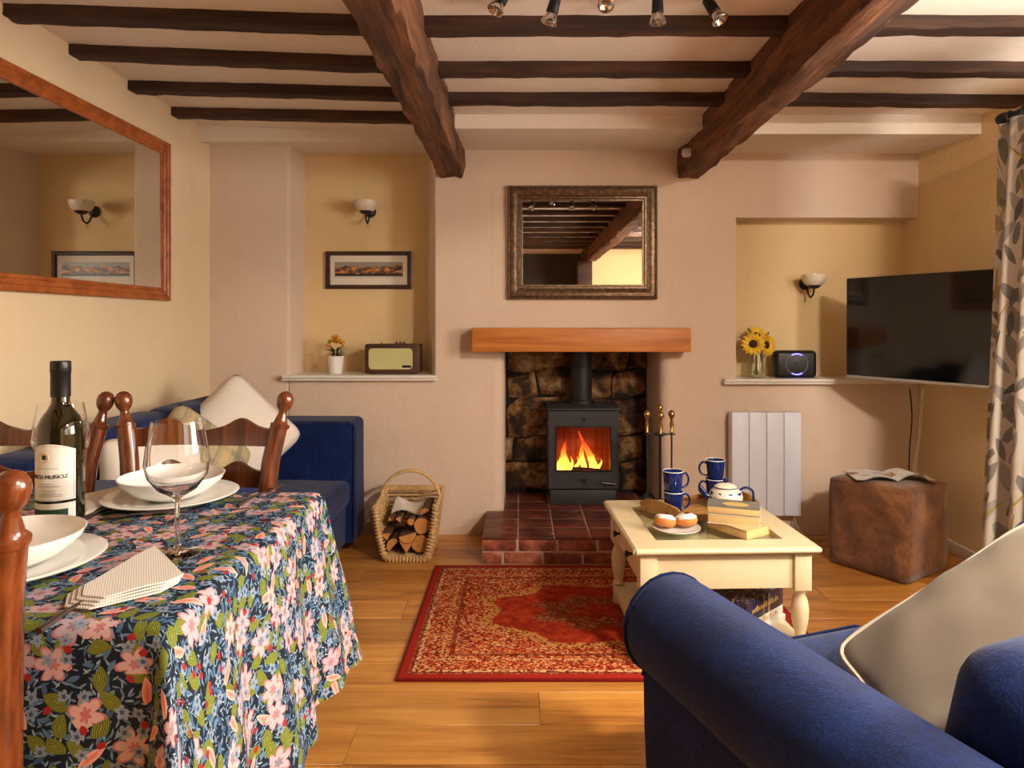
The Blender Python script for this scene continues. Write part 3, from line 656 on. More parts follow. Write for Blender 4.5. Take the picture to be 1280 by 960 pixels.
LOGS = [(-.062, .062, .04, .2, 'half', .9, 'half-round split log low against the open side of the basket'), (.0, .028, .052, .22, 'wedge', 0, 'wedge-split log standing on its broad side at the basket bottom'), (.068, .075, .046, .2, 'round', 0, 'speckled round log with mossy bark inside the basket'),
        (.005, .128, .046, .22, 'half', 3.4, 'large half-round log lying across the middle of the basket'), (-.072, .135, .032, .2, 'wedge', 2.2, 'small wedge log tucked beside the basket rim'), (.075, .165, .042, .2, 'round', 1, 'dark-ended round log under the basket handle'),
        (-.03, .172, .024, .2, 'wedge', .4, 'thin kindling wedge on top of the logs'), (.02, .182, .02, .2, 'round', .6, 'thin round stick on top of the basket logs'), (-.065, .188, .018, .2, 'wedge', 1.2, 'pale splinter of kindling near the rim'), (.09, .222, .028, .2, 'half', .5, 'half log leaning at the top of the basket')]
for q in LOGS: log(*q)
m = MB(); m.grid(lambda u, v: Vector((-.085+.14*u, -.07+.18*v, .212+.018*math.sin(u*4+v*2)+.02*v)), 12, 10); m.grid(lambda u, v: Vector((-.085+.14*u, -.07+.18*v, .208+.018*math.sin(u*4+v*2)+.02*v)), 12, 10)
o = tag(m.build('crumpled_paper', 'white_cotton', smooth=80), 'crumpled pale paper lying on the firewood', 'paper'); o.location = B0

# ---------------------------------------------------------------- mirrors, picture, wall lamps
mr = thing('wall_mirror', 'rectangular mirror in a ridged bronze frame above the mantel', 'mirror', (.337, YB-.001, 1.58))
W_, H_ = .804, .61
MB().frame(W_, H_, [(0, 0), (0, -.028), (.006, -.034), (.012, -.030), (.018, -.040), (.034, -.044), (.05, -.036), (.058, -.026), (.066, -.026), (.070, -.014), (.078, -.014), (.080, -.006)]).build('frame', 'bronze_frame', mr, smooth=30)
MB().box(-W_/2+.078, W_/2-.078, -.008, -.004, -H_/2+.078, H_/2-.078).build('glass', 'mirror', mr)
mr = thing('wall_mirror', 'wide mirror in a reddish pine frame above the dining table', 'mirror', (XL+.001, 2.47, 1.6245), R(90))
W_, H_ = 1.54, .745
m = MB().frame(W_, H_, [(0, 0), (0, -.022), (.004, -.026), (.022, -.026), (.026, -.021), (.042, -.021), (.047, -.015), (.058, -.015), (.06, -.006)]); m.build('frame', 'pine', mr, smooth=30)
MB().box(-W_/2+.058, W_/2-.058, -.008, -.004, -H_/2+.058, H_/2-.058).build('glass', 'mirror', mr)
pc = thing('framed_picture', 'long framed print of sunlit mountains hung in the recess', 'picture', (-.879, 3.973, 1.4535))
MB().frame(.496, .217, [(0, 0), (0, -.018), (.004, -.02), (.018, -.02), (.022, -.012), (.024, -.006)]).build('frame', 'dark_wood', pc, smooth=30)
MB().box(-.226, .226, -.006, -.003, -.087, .087).build('mount', 'book_white', pc)
MB().box(-.198, .198, -.0075, -.006, -.043, .047).build('print', 'mountain_print', pc)
def sconce(loc, label):
    t = thing('wall_lamp', label, 'lamp', loc, 0, 'wall lamps in the recesses')
    MB().lathe([(.034, 0), (.034, .006), (.026, .014), (.012, .02), (.0001, .022)], (0, 0, 0), 24, Matrix.Rotation(R(90), 3, 'X')).build('back_plate', 'iron', t, smooth=50)
    MB().tube([(0, -.015, 0), (0, -.03, -.03), (0, -.05, -.062), (0, -.075, -.078), (0, -.105, -.068), (0, -.12, -.045), (0, -.122, -.03)], .0055, 8).build('arm', 'iron', t, smooth=60)
    c = (0, -.122, 0)
    MB().lathe([(.008, -.034), (.022, -.03), (.034, -.02), (.036, -.014)], c, 20).build('cup', 'iron', t, smooth=50)
    MB().lathe([(.03, -.018), (.05, -.006), (.062, .014), (.066, .036), (.066, .042), (.063, .042), (.06, .016), (.048, -.003), (.028, -.014)], c, 28, caps=False).build('shade', 'shade_glass', t, smooth=60)
    MB().tube([(.004, -.06, -.075), (.009, -.068, -.1), (0, -.072, -.108), (-.009, -.068, -.1), (-.004, -.06, -.075)], .0012, 6).build('pull_chain', 'brass', t, smooth=60)
    MB().lathe([(.01, -.012), (.012, .02), (.016, .035), (.012, .05), (.0001, .055)], c, 14).build('bulb', 'white_china', t, smooth=60)
    return t
sconce((-.871, 3.973, 1.793), 'unlit wall lamp with a frosted bowl shade above the mountain picture'); sconce((1.608, 3.853, 1.367), 'unlit wall lamp with a frosted bowl shade above the round-dialled speaker')
# little white sensor on the beam
MB_ = MB().lathe([(.022, 0), (.022, .03), (.016, .04), (.0001, .042)], (0, 0, 0), 18, Matrix.Rotation(R(-90), 3, 'Y')).build('ceiling_sensor', 'white_paint', smooth=40); MB_.location = (.853, 3.42, 2.0); tag(MB_, 'small white plastic sensor fixed to the side of the main beam', 'sensor')
# spotlight bar
sb = thing('spotlight_bar', 'black spotlight bar with five small reflector bulbs under the ceiling', 'spotlight', (.26, 2.02, ZC))
MB().tube([(-.42+.84*i/20, -.03+.012*math.sin(i*.63), -.010) for i in range(21)], .007, 8).build('bar', 'iron', sb, smooth=60)
MB().lathe([(.05, -.0), (.05, -.006), (.04, -.012), (.01, -.016)], (0, -.05, 0), 20).build('ceiling_rose', 'iron', sb, smooth=40)
for px, py, tx, ty in ((622, 8, -.55, -.25), (688, 22, -.3, .15), (757, 3, 0., -.75), (822, 22, 0., .0), (897, 20, .45, -.35)):
    tip = at(px, py, 2.02)-Vector((.26, 2.02, ZC)); tip.y = 0
    d = Vector((tx, ty, -1)).normalized(); M = Vector((0, 0, -1)).rotation_difference(d).to_matrix()
    base = tip-d*.045
    mb = MB().lathe([(.012, .025), (.016, .02), (.017, -.012), (.018, -.03), (.015, -.033)], base, 16, M); mb.tube([(base.x, -.03, -.010), base-d*.018], .004, 6)
    hd = mb.build('spot_head', 'iron', sb, smooth=40)
    MB().lathe([(.012, -.028), (.016, -.036), (.025, -.058), (.025, -.062), (.02, -.064), (.012, -.056), (.0001, -.052)], base, 18, M).build('bulb', 'chrome', hd, smooth=40)
# dome light added out of view, standing in for flash bounced off the ceiling
lp = thing('added_key_lamp', 'round unseen dome lamp added as key light over the near blue sofa', 'lamp', (1.52, .35, ZC))
MB().lathe([(.15, 0), (.15, -.02), (.14, -.025)], (0, 0, 0), 32).build('base', 'white_paint', lp, smooth=40)
g = G('added_lamp_glow'); g.p(Base_Color=(1, .9, .75, 1), Emission_Color=(1, .89, .76, 1), Emission_Strength=255.)
MB().lathe([(.14, -.025), (.135, -.06), (.1, -.09), (.05, -.105), (.0001, -.108)], (0, 0, 0), 32, caps=False).build('diffuser', g.mat, lp, smooth=60)

# ---------------------------------------------------------------- on the ledges
pt = thing('potted_flower', 'small orange-yellow flower plant in a plain cream pot', 'potted plant', (-1.026, 3.80, .866))
MB().lathe([(.034, 0), (.036, .004), (.045, .088), (.045, .098), (.041, .098), (.038, .08), (.0001, .075)], (0, 0, 0), 28).build('pot', 'white_china', pt, smooth=40)
rp = random.Random(8)
def leafblade(mb, base, tip, wd, up=Vector((0, 0, 1)), n=5):
    base, tip = Vector(base), Vector(tip); d = tip-base; s = d.cross(up)
    s = s.normalized() if s.length > 1e-6 else Vector((1, 0, 0)); nrm = s.cross(d).normalized(); vs = []; fs = []
    for i in range(n+1):
        t = i/n; wv = wd*math.sin(math.pi*min(1, t*.92+.08))**.8; c = base+d*t+nrm*(d.length*.12*math.sin(math.pi*t)); vs += [c-s*wv, c+nrm*wd*.25, c+s*wv]
    for i in range(n): a = i*3; fs += [(a, a+1, a+4, a+3), (a+1, a+2, a+5, a+4)]
    mb.add(vs, fs)
m = MB()
for k in range(60):
    a = rp.uniform(0, 6.28); r = rp.uniform(.01, .05); z = rp.uniform(.10, .15); b = Vector((.02*math.cos(a), .02*math.sin(a), z-.02)); leafblade(m, b, b+Vector((r*math.cos(a), r*math.sin(a), rp.uniform(.0, .03))), .005)
m.build('foliage', 'leaf', pt, smooth=60)
for k in range(14):
    a = k*2.4; r = .046*math.sqrt(k/14); c = Vector((r*math.cos(a), r*math.sin(a)-.005, .150+.045*(1-k/14)+rp.uniform(-.008, .008))); mb = MB(); mb.ball((0, 0, 0), .005, 1, 1, .6, 8)
    for q in range(11): an = q*.571; leafblade(mb, (0, 0, 0), (.022*math.cos(an), .022*math.sin(an), .006+.004*(q % 2)), .0058)
    o = mb.build('blossom', 'petal_yellow' if k % 2 else 'petal_orange', pt, smooth=60, loc=c); o.rotation_euler = (rp.uniform(-.5, .7), rp.uniform(-.5, .5), a)
rd = thing('table_radio', 'retro radio in a brown case with a pale green cloth front', 'radio', (-.70, 3.79, .866))
MB().prism(sum([arc(cx, cz, .012, a0, a0+90, 4) for cx, cz, a0 in ((.138, .153, 0), (-.138, .153, 90), (-.138, .016, 180), (.138, .016, 270))], []), -.055, .055, plane='xz').build('case', 'dark_wood', rd, bevel=.003)
MB().prism(sum([arc(cx, cz, .02, a0, a0+90, 5) for cx, cz, a0 in ((.092, .122, 0), (-.108, .122, 90), (-.108, .047, 180), (.092, .047, 270))], []), -.0575, -.05, plane='xz').build('speaker_cloth', 'radio_cloth', rd)
MB().box(.055, .105, -.0595, -.0572, .036, .049).build('name_badge', 'black', rd, bevel=.001)
MB().box(.128, .1295, -.0565, -.054, .008, .16).build('side_trim', 'brass', rd)
for xx in (.015, .035, .055, -.07): MB().lathe([(.006, .164), (.006, .176), (.0001, .177)] if xx > 0 else [(.003, .164), (.003, .176), (.0001, .178)], (xx, 0, 0), 12).build('knob', 'black', rd, smooth=40)
for xx in (-.11, .11): MB().box(xx-.012, xx+.012, -.04, .04, 0, .005).build('foot', 'black', rd)
# sunflowers in a glass vase
VX, VY, VZ = 1.294, 3.735, .847
vs_ = tag(MB().lathe([(.036, 0), (.042, .01), (.045, .04), (.038, .09), (.03, .13), (.033, .155), (.031, .155), (.028, .13), (.036, .088), (.042, .04), (.038, .012), (.0001, .008)], (0, 0, 0), 28).build('glass_vase', 'vase_glass', smooth=60), 'clear glass vase of sunflowers on the ledge', 'vase'); vs_.location = (VX, VY, VZ)
def sunflower(head, face, r, lab, leaves):
    head = Vector(head); t = thing('sunflower', lab, 'flower', (VX, VY, VZ), 0, 'sunflowers in the vase'); f = Vector(face).normalized()
    MB().tube([(head.x*-.25, .01, .014), (head.x*.1, 0, .12), tuple(head-f*.02)], .0035, 8).build('stem', 'stem', t, smooth=60)
    M = Vector((0, 0, 1)).rotation_difference(f).to_matrix().to_4x4(); M.translation = head
    mb = MB()
    for ring, (n, L, tilt) in enumerate(((15, 1., .25), (13, .85, .5))):
        for k in range(n):
            a = 6.283*k/n+ring*.2; leafblade(mb, (r*.3*math.cos(a), r*.3*math.sin(a), .002*ring), (r*L*math.cos(a), r*L*math.sin(a), r*tilt*.6), r*.17)
    mb.tr(M).build('petals', 'petal_yellow', t, smooth=60)
    MB().ball((0, 0, .004), r*.34, 1, 1, .45, 14).tr(M).build('seed_head', 'seed_head', t, smooth=60)
    for b, e in leaves: mb = MB(); leafblade(mb, b, e, .02, n=6); mb.build('leaf', 'leaf', t, smooth=60)
sunflower((-.03, -.035, .185), (-.35, -1, .15), .066, 'sunflower facing out with a dark brown centre', [((-.01, 0, .15), (-.095, -.02, .165))])
sunflower((.045, -.02, .18), (.6, -1, .1), .064, 'sunflower turned toward the speaker', [((.03, 0, .17), (.075, .01, .25))])
sunflower((.005, .015, .23), (.1, -.7, .6), .060, 'sunflower held highest in the vase', [((-.01, .01, .19), (-.045, .01, .27))])
sp_ = thing('smart_speaker', 'black rounded smart speaker with a glowing blue ring', 'speaker', (1.503, 3.735, .847))
mb = MB().box(-.113, .113, -.03, .05, 0, .15); mb.build('body', 'black', sp_, bevel=.022, seg=4)
RX90 = Matrix.Rotation(R(90), 3, 'X')
MB().tube([(.058*math.cos(i*.1963), -.031, .076+.058*math.sin(i*.1963)) for i in range(32)], .0016, 6, True).build('ring', 'silver', sp_, smooth=60)
for a0 in (60, 240): MB().tube([(.056*math.cos(R(a0+i*5)), -.032, .076+.056*math.sin(R(a0+i*5))) for i in range(13)], .0034, 6).build('light', 'led_blue', sp_, smooth=60)
MB().lathe([(.012, .03), (.012, .033), (.0001, .034)], (0, 0, .076), 18, RX90).build('button', 'iron', sp_, smooth=40)

# ---------------------------------------------------------------- television corner
A, Bv = Vector((1.677, 3.498, 0)), Vector((2.08, 2.708, 0)); ang = math.atan2(Bv.y-A.y, Bv.x-A.x); TW = .885; mid = (A+Bv)/2
tv = thing('television', 'flat screen television angled out from the corner on a wall arm', 'television', (mid.x, mid.y, .869), ang)
MB().box(-TW/2, TW/2, -.008, .03, 0, .506).build('casing', 'black', tv, bevel=.004)
MB().box(-TW/2+.006, TW/2-.006, -.0095, -.008, .016, .50).build('screen', 'screen', tv)
MB().box(-TW/2, TW/2, -.0105, .01, 0, .014).build('lower_bezel', 'silver', tv, bevel=.002)
MB().box(.30, .36, -.008, .004, -.006, .0).build('sensor_strip', 'black', tv)
m = MB(); m.box(-.10, .10, .03, .05, .16, .36); m.tube([(0, .05, .26), (.02, .2, .26)], .02, 8); m.build('wall_arm', 'iron', tv, smooth=40)
def cable(name, mat, pts, r, label, twist=False):
    fine = curve(pts); mb = MB()
    if twist:
        for ph in (0, math.pi): mb.tube([p+Vector((.005*math.cos(i*.9+ph), .005*math.sin(i*.9+ph), 0)) for i, p in enumerate(fine)], r*.7, 6)
    else: mb.tube(fine, r, 6)
    return tag(mb.build(name, mat, smooth=60), label, 'cable')
cable('power_cable', 'black', [at(1137, 486, 3.55), at(1140, 520, 3.6), at(1137, 560, 3.62), at(1136, 600, 3.6), (2.05, 3.6, .05)], .0035, 'thin black cable hanging from the television')
cable('aerial_cable', 'cord_white', [at(1154, 486, 3.45), at(1152, 515, 3.5), at(1148, 555, 3.52), at(1140, 600, 3.5), (2.0, 3.56, .1)], .004, 'white twisted cable hanging behind the brown pouffe', True)
cable('heater_cable', 'cord_white', [(1.46, 3.66, .15), (1.48, 3.64, .06), (1.53, 3.62, .012), (1.65, 3.63, .01), (1.9, 3.66, .01)], .003, 'thin white cable trailing from the heater along the floor')
rad = thing('electric_heater', 'white wall heater of four upright panels under the ledge', 'heater', (1.3055, 3.61, .126))
for k in range(4): a = -.1845+k*.09225; MB().box(a+.001, a+.0905, 0, .06, 0, .547).build('panel', 'radiator', rad, bevel=.004)
MB().box(-.18, .18, .012, .075, .01, .54).build('backing', 'radiator', rad)
for xx in (-.1, .1): MB().box(xx-.02, xx+.02, .06, .089, .40, .44).build('bracket', 'radiator', rad)
# pouffe and magazine
OC = Vector((1.735, 3.225, 0)); oa = math.atan2(.203, .309)
ot = thing('pouffe', 'brown suede cube pouffe with a magazine lying open on it', 'pouffe', tuple(OC), oa)
s_ = .184; mb = MB(); nn = 9
def cubeface(f):
    mb.grid(f, nn, nn)
bmn = bmesh.new(); bmesh.ops.create_cube(bmn, size=1); bmesh.ops.subdivide_edges(bmn, edges=bmn.edges, cuts=7, use_grid_fill=True)
vs2 = []
for v in bmn.verts:
    p = v.co*2; q = Vector((p.x, p.y, p.z)); r = .09
    e = Vector([max(-1+r, min(1-r, c)) for c in q]); d = q-e; q = e+(d.normalized()*r if d.length > 1e-6 else d)
    bul = .02*(1-abs(p.z)**2)
    vs2.append((q.x*s_*(1+bul), q.y*s_*(1+bul), .206+q.z*.206+(.006*(1-p.x**2)*(1-p.y**2) if p.z > .9 else 0)))
mb.add(vs2, [tuple(v.index for v in f.verts) for f in bmn.faces]); bmn.free(); mb.build('cover', 'suede', ot, smooth=80)
m = MB(); k = s_*.975
m.tube([(a*k, b*k, .398) for a, b in ((-.94, -1), (.94, -1), (1, -.94), (1, .94), (.94, 1), (-.94, 1), (-1, .94), (-1, -.94))], .003, 6, True)
for a, b in ((-1, -1), (1, -1), (1, 1), (-1, 1)): m.tube([(a*k*.985, b*k*.985, .02), (a*k*.985, b*k*.985, .395)], .0025, 6)
m.build('piping', 'suede', ot, smooth=60)
mg = thing('magazine', 'open glossy magazine lying on the brown pouffe', 'magazine', (1.742, 3.215, .4195), R(-9))
def page(sg):
    def fn(u, v, dz=0.):
        x = u*.178; z = .006+(.030*math.sin(min(1, u*1.25)*math.pi)*(.6 if sg < 0 else 1.1))*(1-.4*v)+dz; return Vector((sg*x, -.10+.2*v, z))
    mb = MB(); mb.grid(lambda u, v: fn(u, v), 14, 6); mb.grid(lambda u, v: fn(u, v, -.0025), 14, 6); return mb
page(-1).build('left_page', 'magazine_page', mg, smooth=60); page(1).build('right_page', 'magazine_page', mg, smooth=60)
# curtain and pole
def curtain_pt(u, v):
    yy = 2.655-u*.80; z = 1.92-v*1.82; amp = .02+.030*v; ph = u*.80*52
    x = 1.862-.075*v+amp*math.sin(ph)+.008*math.sin(ph*.37+v*3); return Vector((x, yy+.012*math.sin(ph*2+1)*v, z))
m = MB(); NU, NV = 150, 30; m.grid(curtain_pt, NU, NV); cu = m.build('curtain', 'leaf_curtain', smooth=80, weld=False); tag(cu, 'long pale curtain printed with grey leaves beside the television', 'curtain')
uvl = cu.data.uv_layers.new(name='UVMap')
for poly in cu.data.polygons:
    for li in poly.loop_indices:
        vi = cu.data.loops[li].vertex_index; uvl.data[li].uv = ((vi % NU)/(NU-1)*1.5, (vi//NU)/(NV-1)*1.82)
sm = cu.modifiers.new('thick', 'SOLIDIFY'); sm.thickness = .003
cp = thing('curtain_pole', 'black curtain pole with a bulbous finial over the window', 'curtain pole', (1.885, 2.0, 1.945))
MB().lathe([(.0125, -1.35), (.0125, .64)], (0, 0, 0), 14, Matrix.Rotation(R(-90), 3, 'X')).build('pole', 'iron', cp, smooth=40)
MB().lathe([(.014, .63), (.022, .645), (.024, .66), (.02, .68), (.0001, .69)], (0, 0, 0), 16, Matrix.Rotation(R(-90), 3, 'X')).build('finial', 'iron', cp, smooth=50)
for k in range(9): yy = .62-.08*k; MB().tube([(.02*math.cos(a*.524), yy, .02*math.sin(a*.524)-.004) for a in range(12)], .004, 6, True).build('ring', 'iron', cp, smooth=60)
for yy in (.5, -1.2): MB().tube([(0, yy, 0), (.27, yy, 0)], .008, 8).build('bracket', 'iron', cp, smooth=60)
# rug
rug = MB().box(-.73, .73, -.514, .514, 0, .009).build('rug', 'rug_pile', bevel=.003); rug.location = (.3315, 2.6935, .001); tag(rug, 'worn red and gold patterned rug in front of the hearth', 'rug')

# ---------------------------------------------------------------- coffee table
CT = Vector((.6685, 2.53, 0)); CA = R(2.2); TZ = .416
ct = thing('coffee_table', 'cream painted coffee table with a glass top and two side drawers', 'coffee table', tuple(CT), CA)
tw, td = .303, .3025
m = MB(); ins = .085
for a, b, c, d in ((-tw, tw, -td, -td+ins), (-tw, tw, td-ins, td), (-tw, -tw+ins, -td+ins, td-ins), (tw-ins, tw, -td+ins, td-ins)): m.box(a, b, c, d, .392, .414)
m.build('top_frame', 'cream_paint', ct)
MB().frame(1, 1, [(0, 0)]) if False else None
m = MB()
for i, (a, b) in enumerate((((-tw, -td), (tw, -td)), ((tw, -td), (tw, td)), ((tw, td), (-tw, td)), ((-tw, td), (-tw, -td)))): m.tube([(a[0], a[1], .403), (b[0], b[1], .403)], .0095, 8)
m.build('edge_moulding', 'cream_paint', ct, smooth=60)
MB().box(-tw+ins-.004, tw-ins+.004, -td+ins-.004, td-ins+.004, .408, .413).build('glass', 'table_glass', ct)
MB().box(-tw+.05, tw-.05, -td+.05, td-.05, .385, .391).build('display_tray', 'cream_paint', ct)
lx, ly = tw-.045, td-.045
for sx in (-1, 1):
    for sy in (-1, 1):
        lg = MB(); lg.box(sx*lx-.028, sx*lx+.028, sy*ly-.028, sy*ly+.028, .262, .394)
        lo = lg.build('leg', 'cream_paint', ct, bevel=.002)
        MB().lathe([(.018, .0105), (.021, .02), (.021, .05)], (sx*lx, sy*ly, 0), 20).build('foot', 'cream_paint', lo, smooth=40)
        MB().lathe([(.017, .085), (.022, .092), (.016, .10), (.019, .12), (.027, .16), (.029, .195), (.024, .225), (.016, .244), (.022, .252), (.026, .262)], (sx*lx, sy*ly, 0), 22).build('turning', 'cream_paint', lo, smooth=60)
for sy in (-1, 1):
    y0 = sy*(ly+.014); MB().box(-lx+.028, lx-.028, min(y0, y0-sy*.016), max(y0, y0-sy*.016), .268, .392).build('apron', 'cream_paint', ct, bevel=.001)
MB().box(lx-.0, lx+.016, -ly+.028, ly-.028, .268, .392).build('apron', 'cream_paint', ct, bevel=.001)
MB().box(-lx-.010, -lx+.004, -ly+.028, ly-.028, .268, .392).build('drawer_rail', 'cream_paint', ct)
for sy in (-1, 1):
    dr = MB().box(-lx-.020, -lx-.008, sy*.115-.105, sy*.115+.105, .278, .384).build('drawer', 'cream_paint', ct, bevel=.003)
    MB().lathe([(.005, 0), (.005, .01), (.012, .018), (.012, .024), (.0001, .028)], (-lx-.020, sy*.115, .335), 16, Matrix.Rotation(R(-90), 3, 'Y')).build('knob', 'iron', dr, smooth=50)
MB().box(-lx-.02, lx+.02, -ly-.02, ly+.02, .05, .085).build('lower_shelf', 'cream_paint', ct, bevel=.004)
# boxed games on the lower shelf
def gamebox(name, mats, label, c, rz, w, d, z0, z1):
    t = thing(name, label, 'board game', (c[0], c[1], z0), rz, 'boxed games under the coffee table')
    MB().box(-w/2, w/2, -d/2, d/2, 0, z1-z0).build('box_lid', mats, t, bevel=.0015); return t
t1 = gamebox('game_box', 'book_white', 'white game box under the other boxes on the coffee table shelf', (.77, 2.47), R(38), .26, .26, .0852, .105)
t2 = gamebox('game_box', 'label_paper', 'cream game box in the middle of the stack under the coffee table', (.77, 2.47), R(40), .25, .25, .1054, .136)
t3 = gamebox('game_box', 'game_lid', 'dark navy game box with gold lettering on top of the stack', (.77, 2.465), R(42), .25, .25, .1364, .205)
for t, matn, zc in ((t3, 'gold_print', .026), (t2, 'gold_print', .006)):
    mb = MB(); rr = random.Random(4)
    x = -.09
    while x < .09: w = rr.uniform(.006, .014); mb.box(x, x+w*.6, -.1258, -.1251, zc, zc+rr.uniform(.010, .022)); x += w+.002
    mb.build('lettering', matn, t)
# books
def book(label, N, ld, L, Wd, z, th, cover):
    ld = Vector(ld).normalized(); a = math.atan2(ld.y, ld.x)
    t = thing('paperback', label, 'book', (N[0], N[1], z), a, 'books on the coffee table')
    # x runs along the long side, the page edges face -y / +x... covers above and below
    sg = 1
    MB().box(.002, L-.003, -Wd+.002, -.002, .0015, th-.0015).build('pages', 'paper_cream', t, bevel=.001)
    m = MB(); m.box(0, L, -Wd, 0, th-.0015, th); m.box(0, L, -Wd, 0, 0, .0015); m.box(0, L, -Wd, -Wd+.0015, 0, th); m.build('cover', cover, t)
    return t
g = G('cover_grey'); v = g.coord(); e = g.v('LENGTH', g.v('SUBTRACT', g.mapv(v, (1, 1.6, 0)), (.08, -.08, 0)))
g.p(Base_Color=g.mix(g.m('LESS_THAN', e, .045), g.mix(g.noise(v, 30), srgb(70, 74, 72), srgb(150, 146, 130)), srgb(216, 180, 110)), Roughness=.4); MAT['cover_grey'] = g.mat
book('yellowed paperback at the bottom of the book pile, turned askew', (.765, 2.300), (-.53, .85), .178, .115, TZ+.0005, .030, 'paper_cream')
book('thick yellowed paperback in the middle of the book pile', (.823, 2.335), (-.94, .33), .176, .108, TZ+.0315, .033, 'book_white')
book('old paperback with a pale oval on its cover, topmost of the book pile', (.822, 2.338), (-.945, .32), .176, .108, TZ+.0655, .026, 'cover_grey')
# mugs
def mug(loc, rz, label):
    t = thing('mug', label, 'mug', loc, rz, 'stacked blue mugs')
    MB().lathe([(.026, 0), (.031, .006), (.0375, .075), (.038, .083), (.0355, .0835), (.034, .075), (.028, .008), (.0001, .006)], (0, 0, 0), 28).build('cup', 'blue_glaze', t, smooth=50)
    MB().tube([(.038*math.cos(i*.1963), .038*math.sin(i*.1963), .0835) for i in range(32)], .0016, 6, True).build('rim', 'white_china', t, smooth=60)
    MB().tube(curve([(.034, 0, .068), (.05, 0, .073), (.062, 0, .06), (.064, 0, .042), (.055, 0, .025), (.032, 0, .018)]), .0042, 8).build('handle', 'blue_glaze', t, smooth=60)
m1 = (.582, 2.59); m2 = (.800, 2.80); tz = TZ+.009
mug((m1[0], m1[1], tz), R(8), 'lower navy blue mug of the stack on the wooden tray by the doughnuts'); mug((m1[0]-.001, m1[1], tz+.078), R(14), 'upper navy blue mug of the stack on the wooden tray by the doughnuts')
mug((m2[0], m2[1], tz), R(176), 'lower navy blue mug of the stack behind the teapot'); mug((m2[0]+.002, m2[1], tz+.078), R(171), 'upper navy blue mug of the stack behind the teapot')
# tray
ty = thing('serving_tray', 'small wooden serving tray with raised curved ends', 'tray', (.705, 2.675, TZ), R(30))
MB().box(-.195, .195, -.115, .115, 0, .008).build('base', 'tray_wood', ty, bevel=.002)
for s in (-1, 1):
    MB().prism([(-.115, .0), (.115, .0), (.125, .03), (.08, .052), (0, .058), (-.08, .052), (-.125, .03)], s*.195-.004, s*.195+.004, plane='yz').build('end_board', 'tray_wood', ty, bevel=.0015)
    MB().prism([(-.195, 0), (.195, 0), (.2, .036), (.14, .024), (0, .018), (-.14, .024), (-.2, .036)], s*.115-.003, s*.115+.003, plane='xz').build('side_board', 'tray_wood', ty, bevel=.0015)
# teapot
tp = thing('teapot', 'cream china teapot with blue leaf sprigs and a blue spout and handle', 'teapot', (.806, 2.675, TZ+.009), R(-8))
MB().lathe([(.035, 0), (.05, .006), (.064, .03), (.066, .045), (.058, .066), (.042, .078), (.038, .08)], (0, 0, 0), 32).build('pot', 'teapot_china', tp, smooth=50)
ld_ = MB().lathe([(.044, .079), (.044, .083), (.03, .092), (.01, .096), (.0001, .097)], (0, 0, 0), 28).build('lid', 'teapot_china', tp, smooth=50)
MB().ball((0, 0, .105), .009, 1, 1, 1.1, 14).build('knob', 'blue_glaze', ld_, smooth=60)
MB().tube([(.044*math.cos(i*.1963), .044*math.sin(i*.1963), .081) for i in range(32)], .0018, 6, True).build('rim_line', 'blue_glaze', ld_, smooth=60)
MB().tube([(-.055, 0, .035), (-.078, 0, .048), (-.088, 0, .066), (-.10, 0, .08)], [.016, .012, .009, .007], 12).build('spout', 'blue_glaze', tp, smooth=60)
MB().tube(curve([(.05, 0, .068), (.075, 0, .08), (.1, 0, .07), (.105, 0, .045), (.1, 0, .022), (.06, 0, .022)]), .0045, 8).build('handle', 'blue_glaze', tp, smooth=60)
# doughnuts on a plate
PL = (.552, 2.41)
pl = tag(MB().lathe([(.045, .002), (.05, 0), (.072, .006), (.084, .013), (.084, .015), (.07, .009), (.05, .004), (.0001, .004)], (0, 0, 0), 36).build('side_plate', 'white_china', smooth=50), 'white side plate of sugared doughnuts', 'plate'); pl.location = (PL[0], PL[1], TZ)
def doughnut(dx, dy, tilt, label):
    t = thing('doughnut', label, 'doughnut', (PL[0]+dx, PL[1]+dy, TZ+.0125), 0, 'doughnuts on the plate'); t.rotation_euler = tilt
    prof = [(.0001, .002), (.022, .0), (.036, .008), (.040, .02), (.036, .032), (.024, .040), (.008, .042), (.0001, .0415)]
    MB().lathe(prof, (0, 0, 0), 26, caps=False).jitter(.0015, 60).build('bun', 'dough', t, smooth=70)
    MB().lathe([(.038, .027), (.036, .0335), (.025, .0412), (.008, .0432), (.0001, .043)], (0, 0, 0), 26, caps=False).jitter(.0018, 80).build('icing_sugar', 'icing_sugar', t, smooth=70)
    MB().ball((.004, -.006, .043), .009, 1.2, .9, .45, 12).jitter(.001, 90).build('jam', 'red_jam', t, smooth=60)
doughnut(-.042, .0, (R(-14), R(8), 0), 'sugared jam doughnut leaning at the drawer side of the plate'); doughnut(.04, .012, (R(-8), R(-4), 0), 'sugared jam doughnut nearer the books')

# ---------------------------------------------------------------- near blue sofa
def cushion(w, h, t, nx=26, plump=2.6, seed=0, wr=.006):
    mb = MB()
    def side(sg):
        def fn(u, v):
            x, z = u*2-1, v*2-1; pin = 1-.05*(abs(x)**3*(1-abs(z)) + abs(z)**3*(1-abs(x)))-.0
            k = max(0, (1-abs(x)**plump)*(1-abs(z)**plump))**.5
            p = Vector((x*w/2*(1-.07*(1-x*x)*0-.06*z*z*(1-abs(x))*0), sg*t/2*k, z*h/2)); p.x *= (1-.05*(1-abs(z)**2)*abs(x))*(1-.09*abs(z)**8); p.z *= (1-.05*(1-abs(x)**2)*abs(z))*(1-.09*abs(x)**8)
            n = mnoise.noise_vector(p*9+Vector((seed, sg*3, 0))); p += n*wr*min(1, k*2); return p
        return fn
    mb.grid(side(-1), nx, nx); mb.grid(side(1), nx, nx); return mb
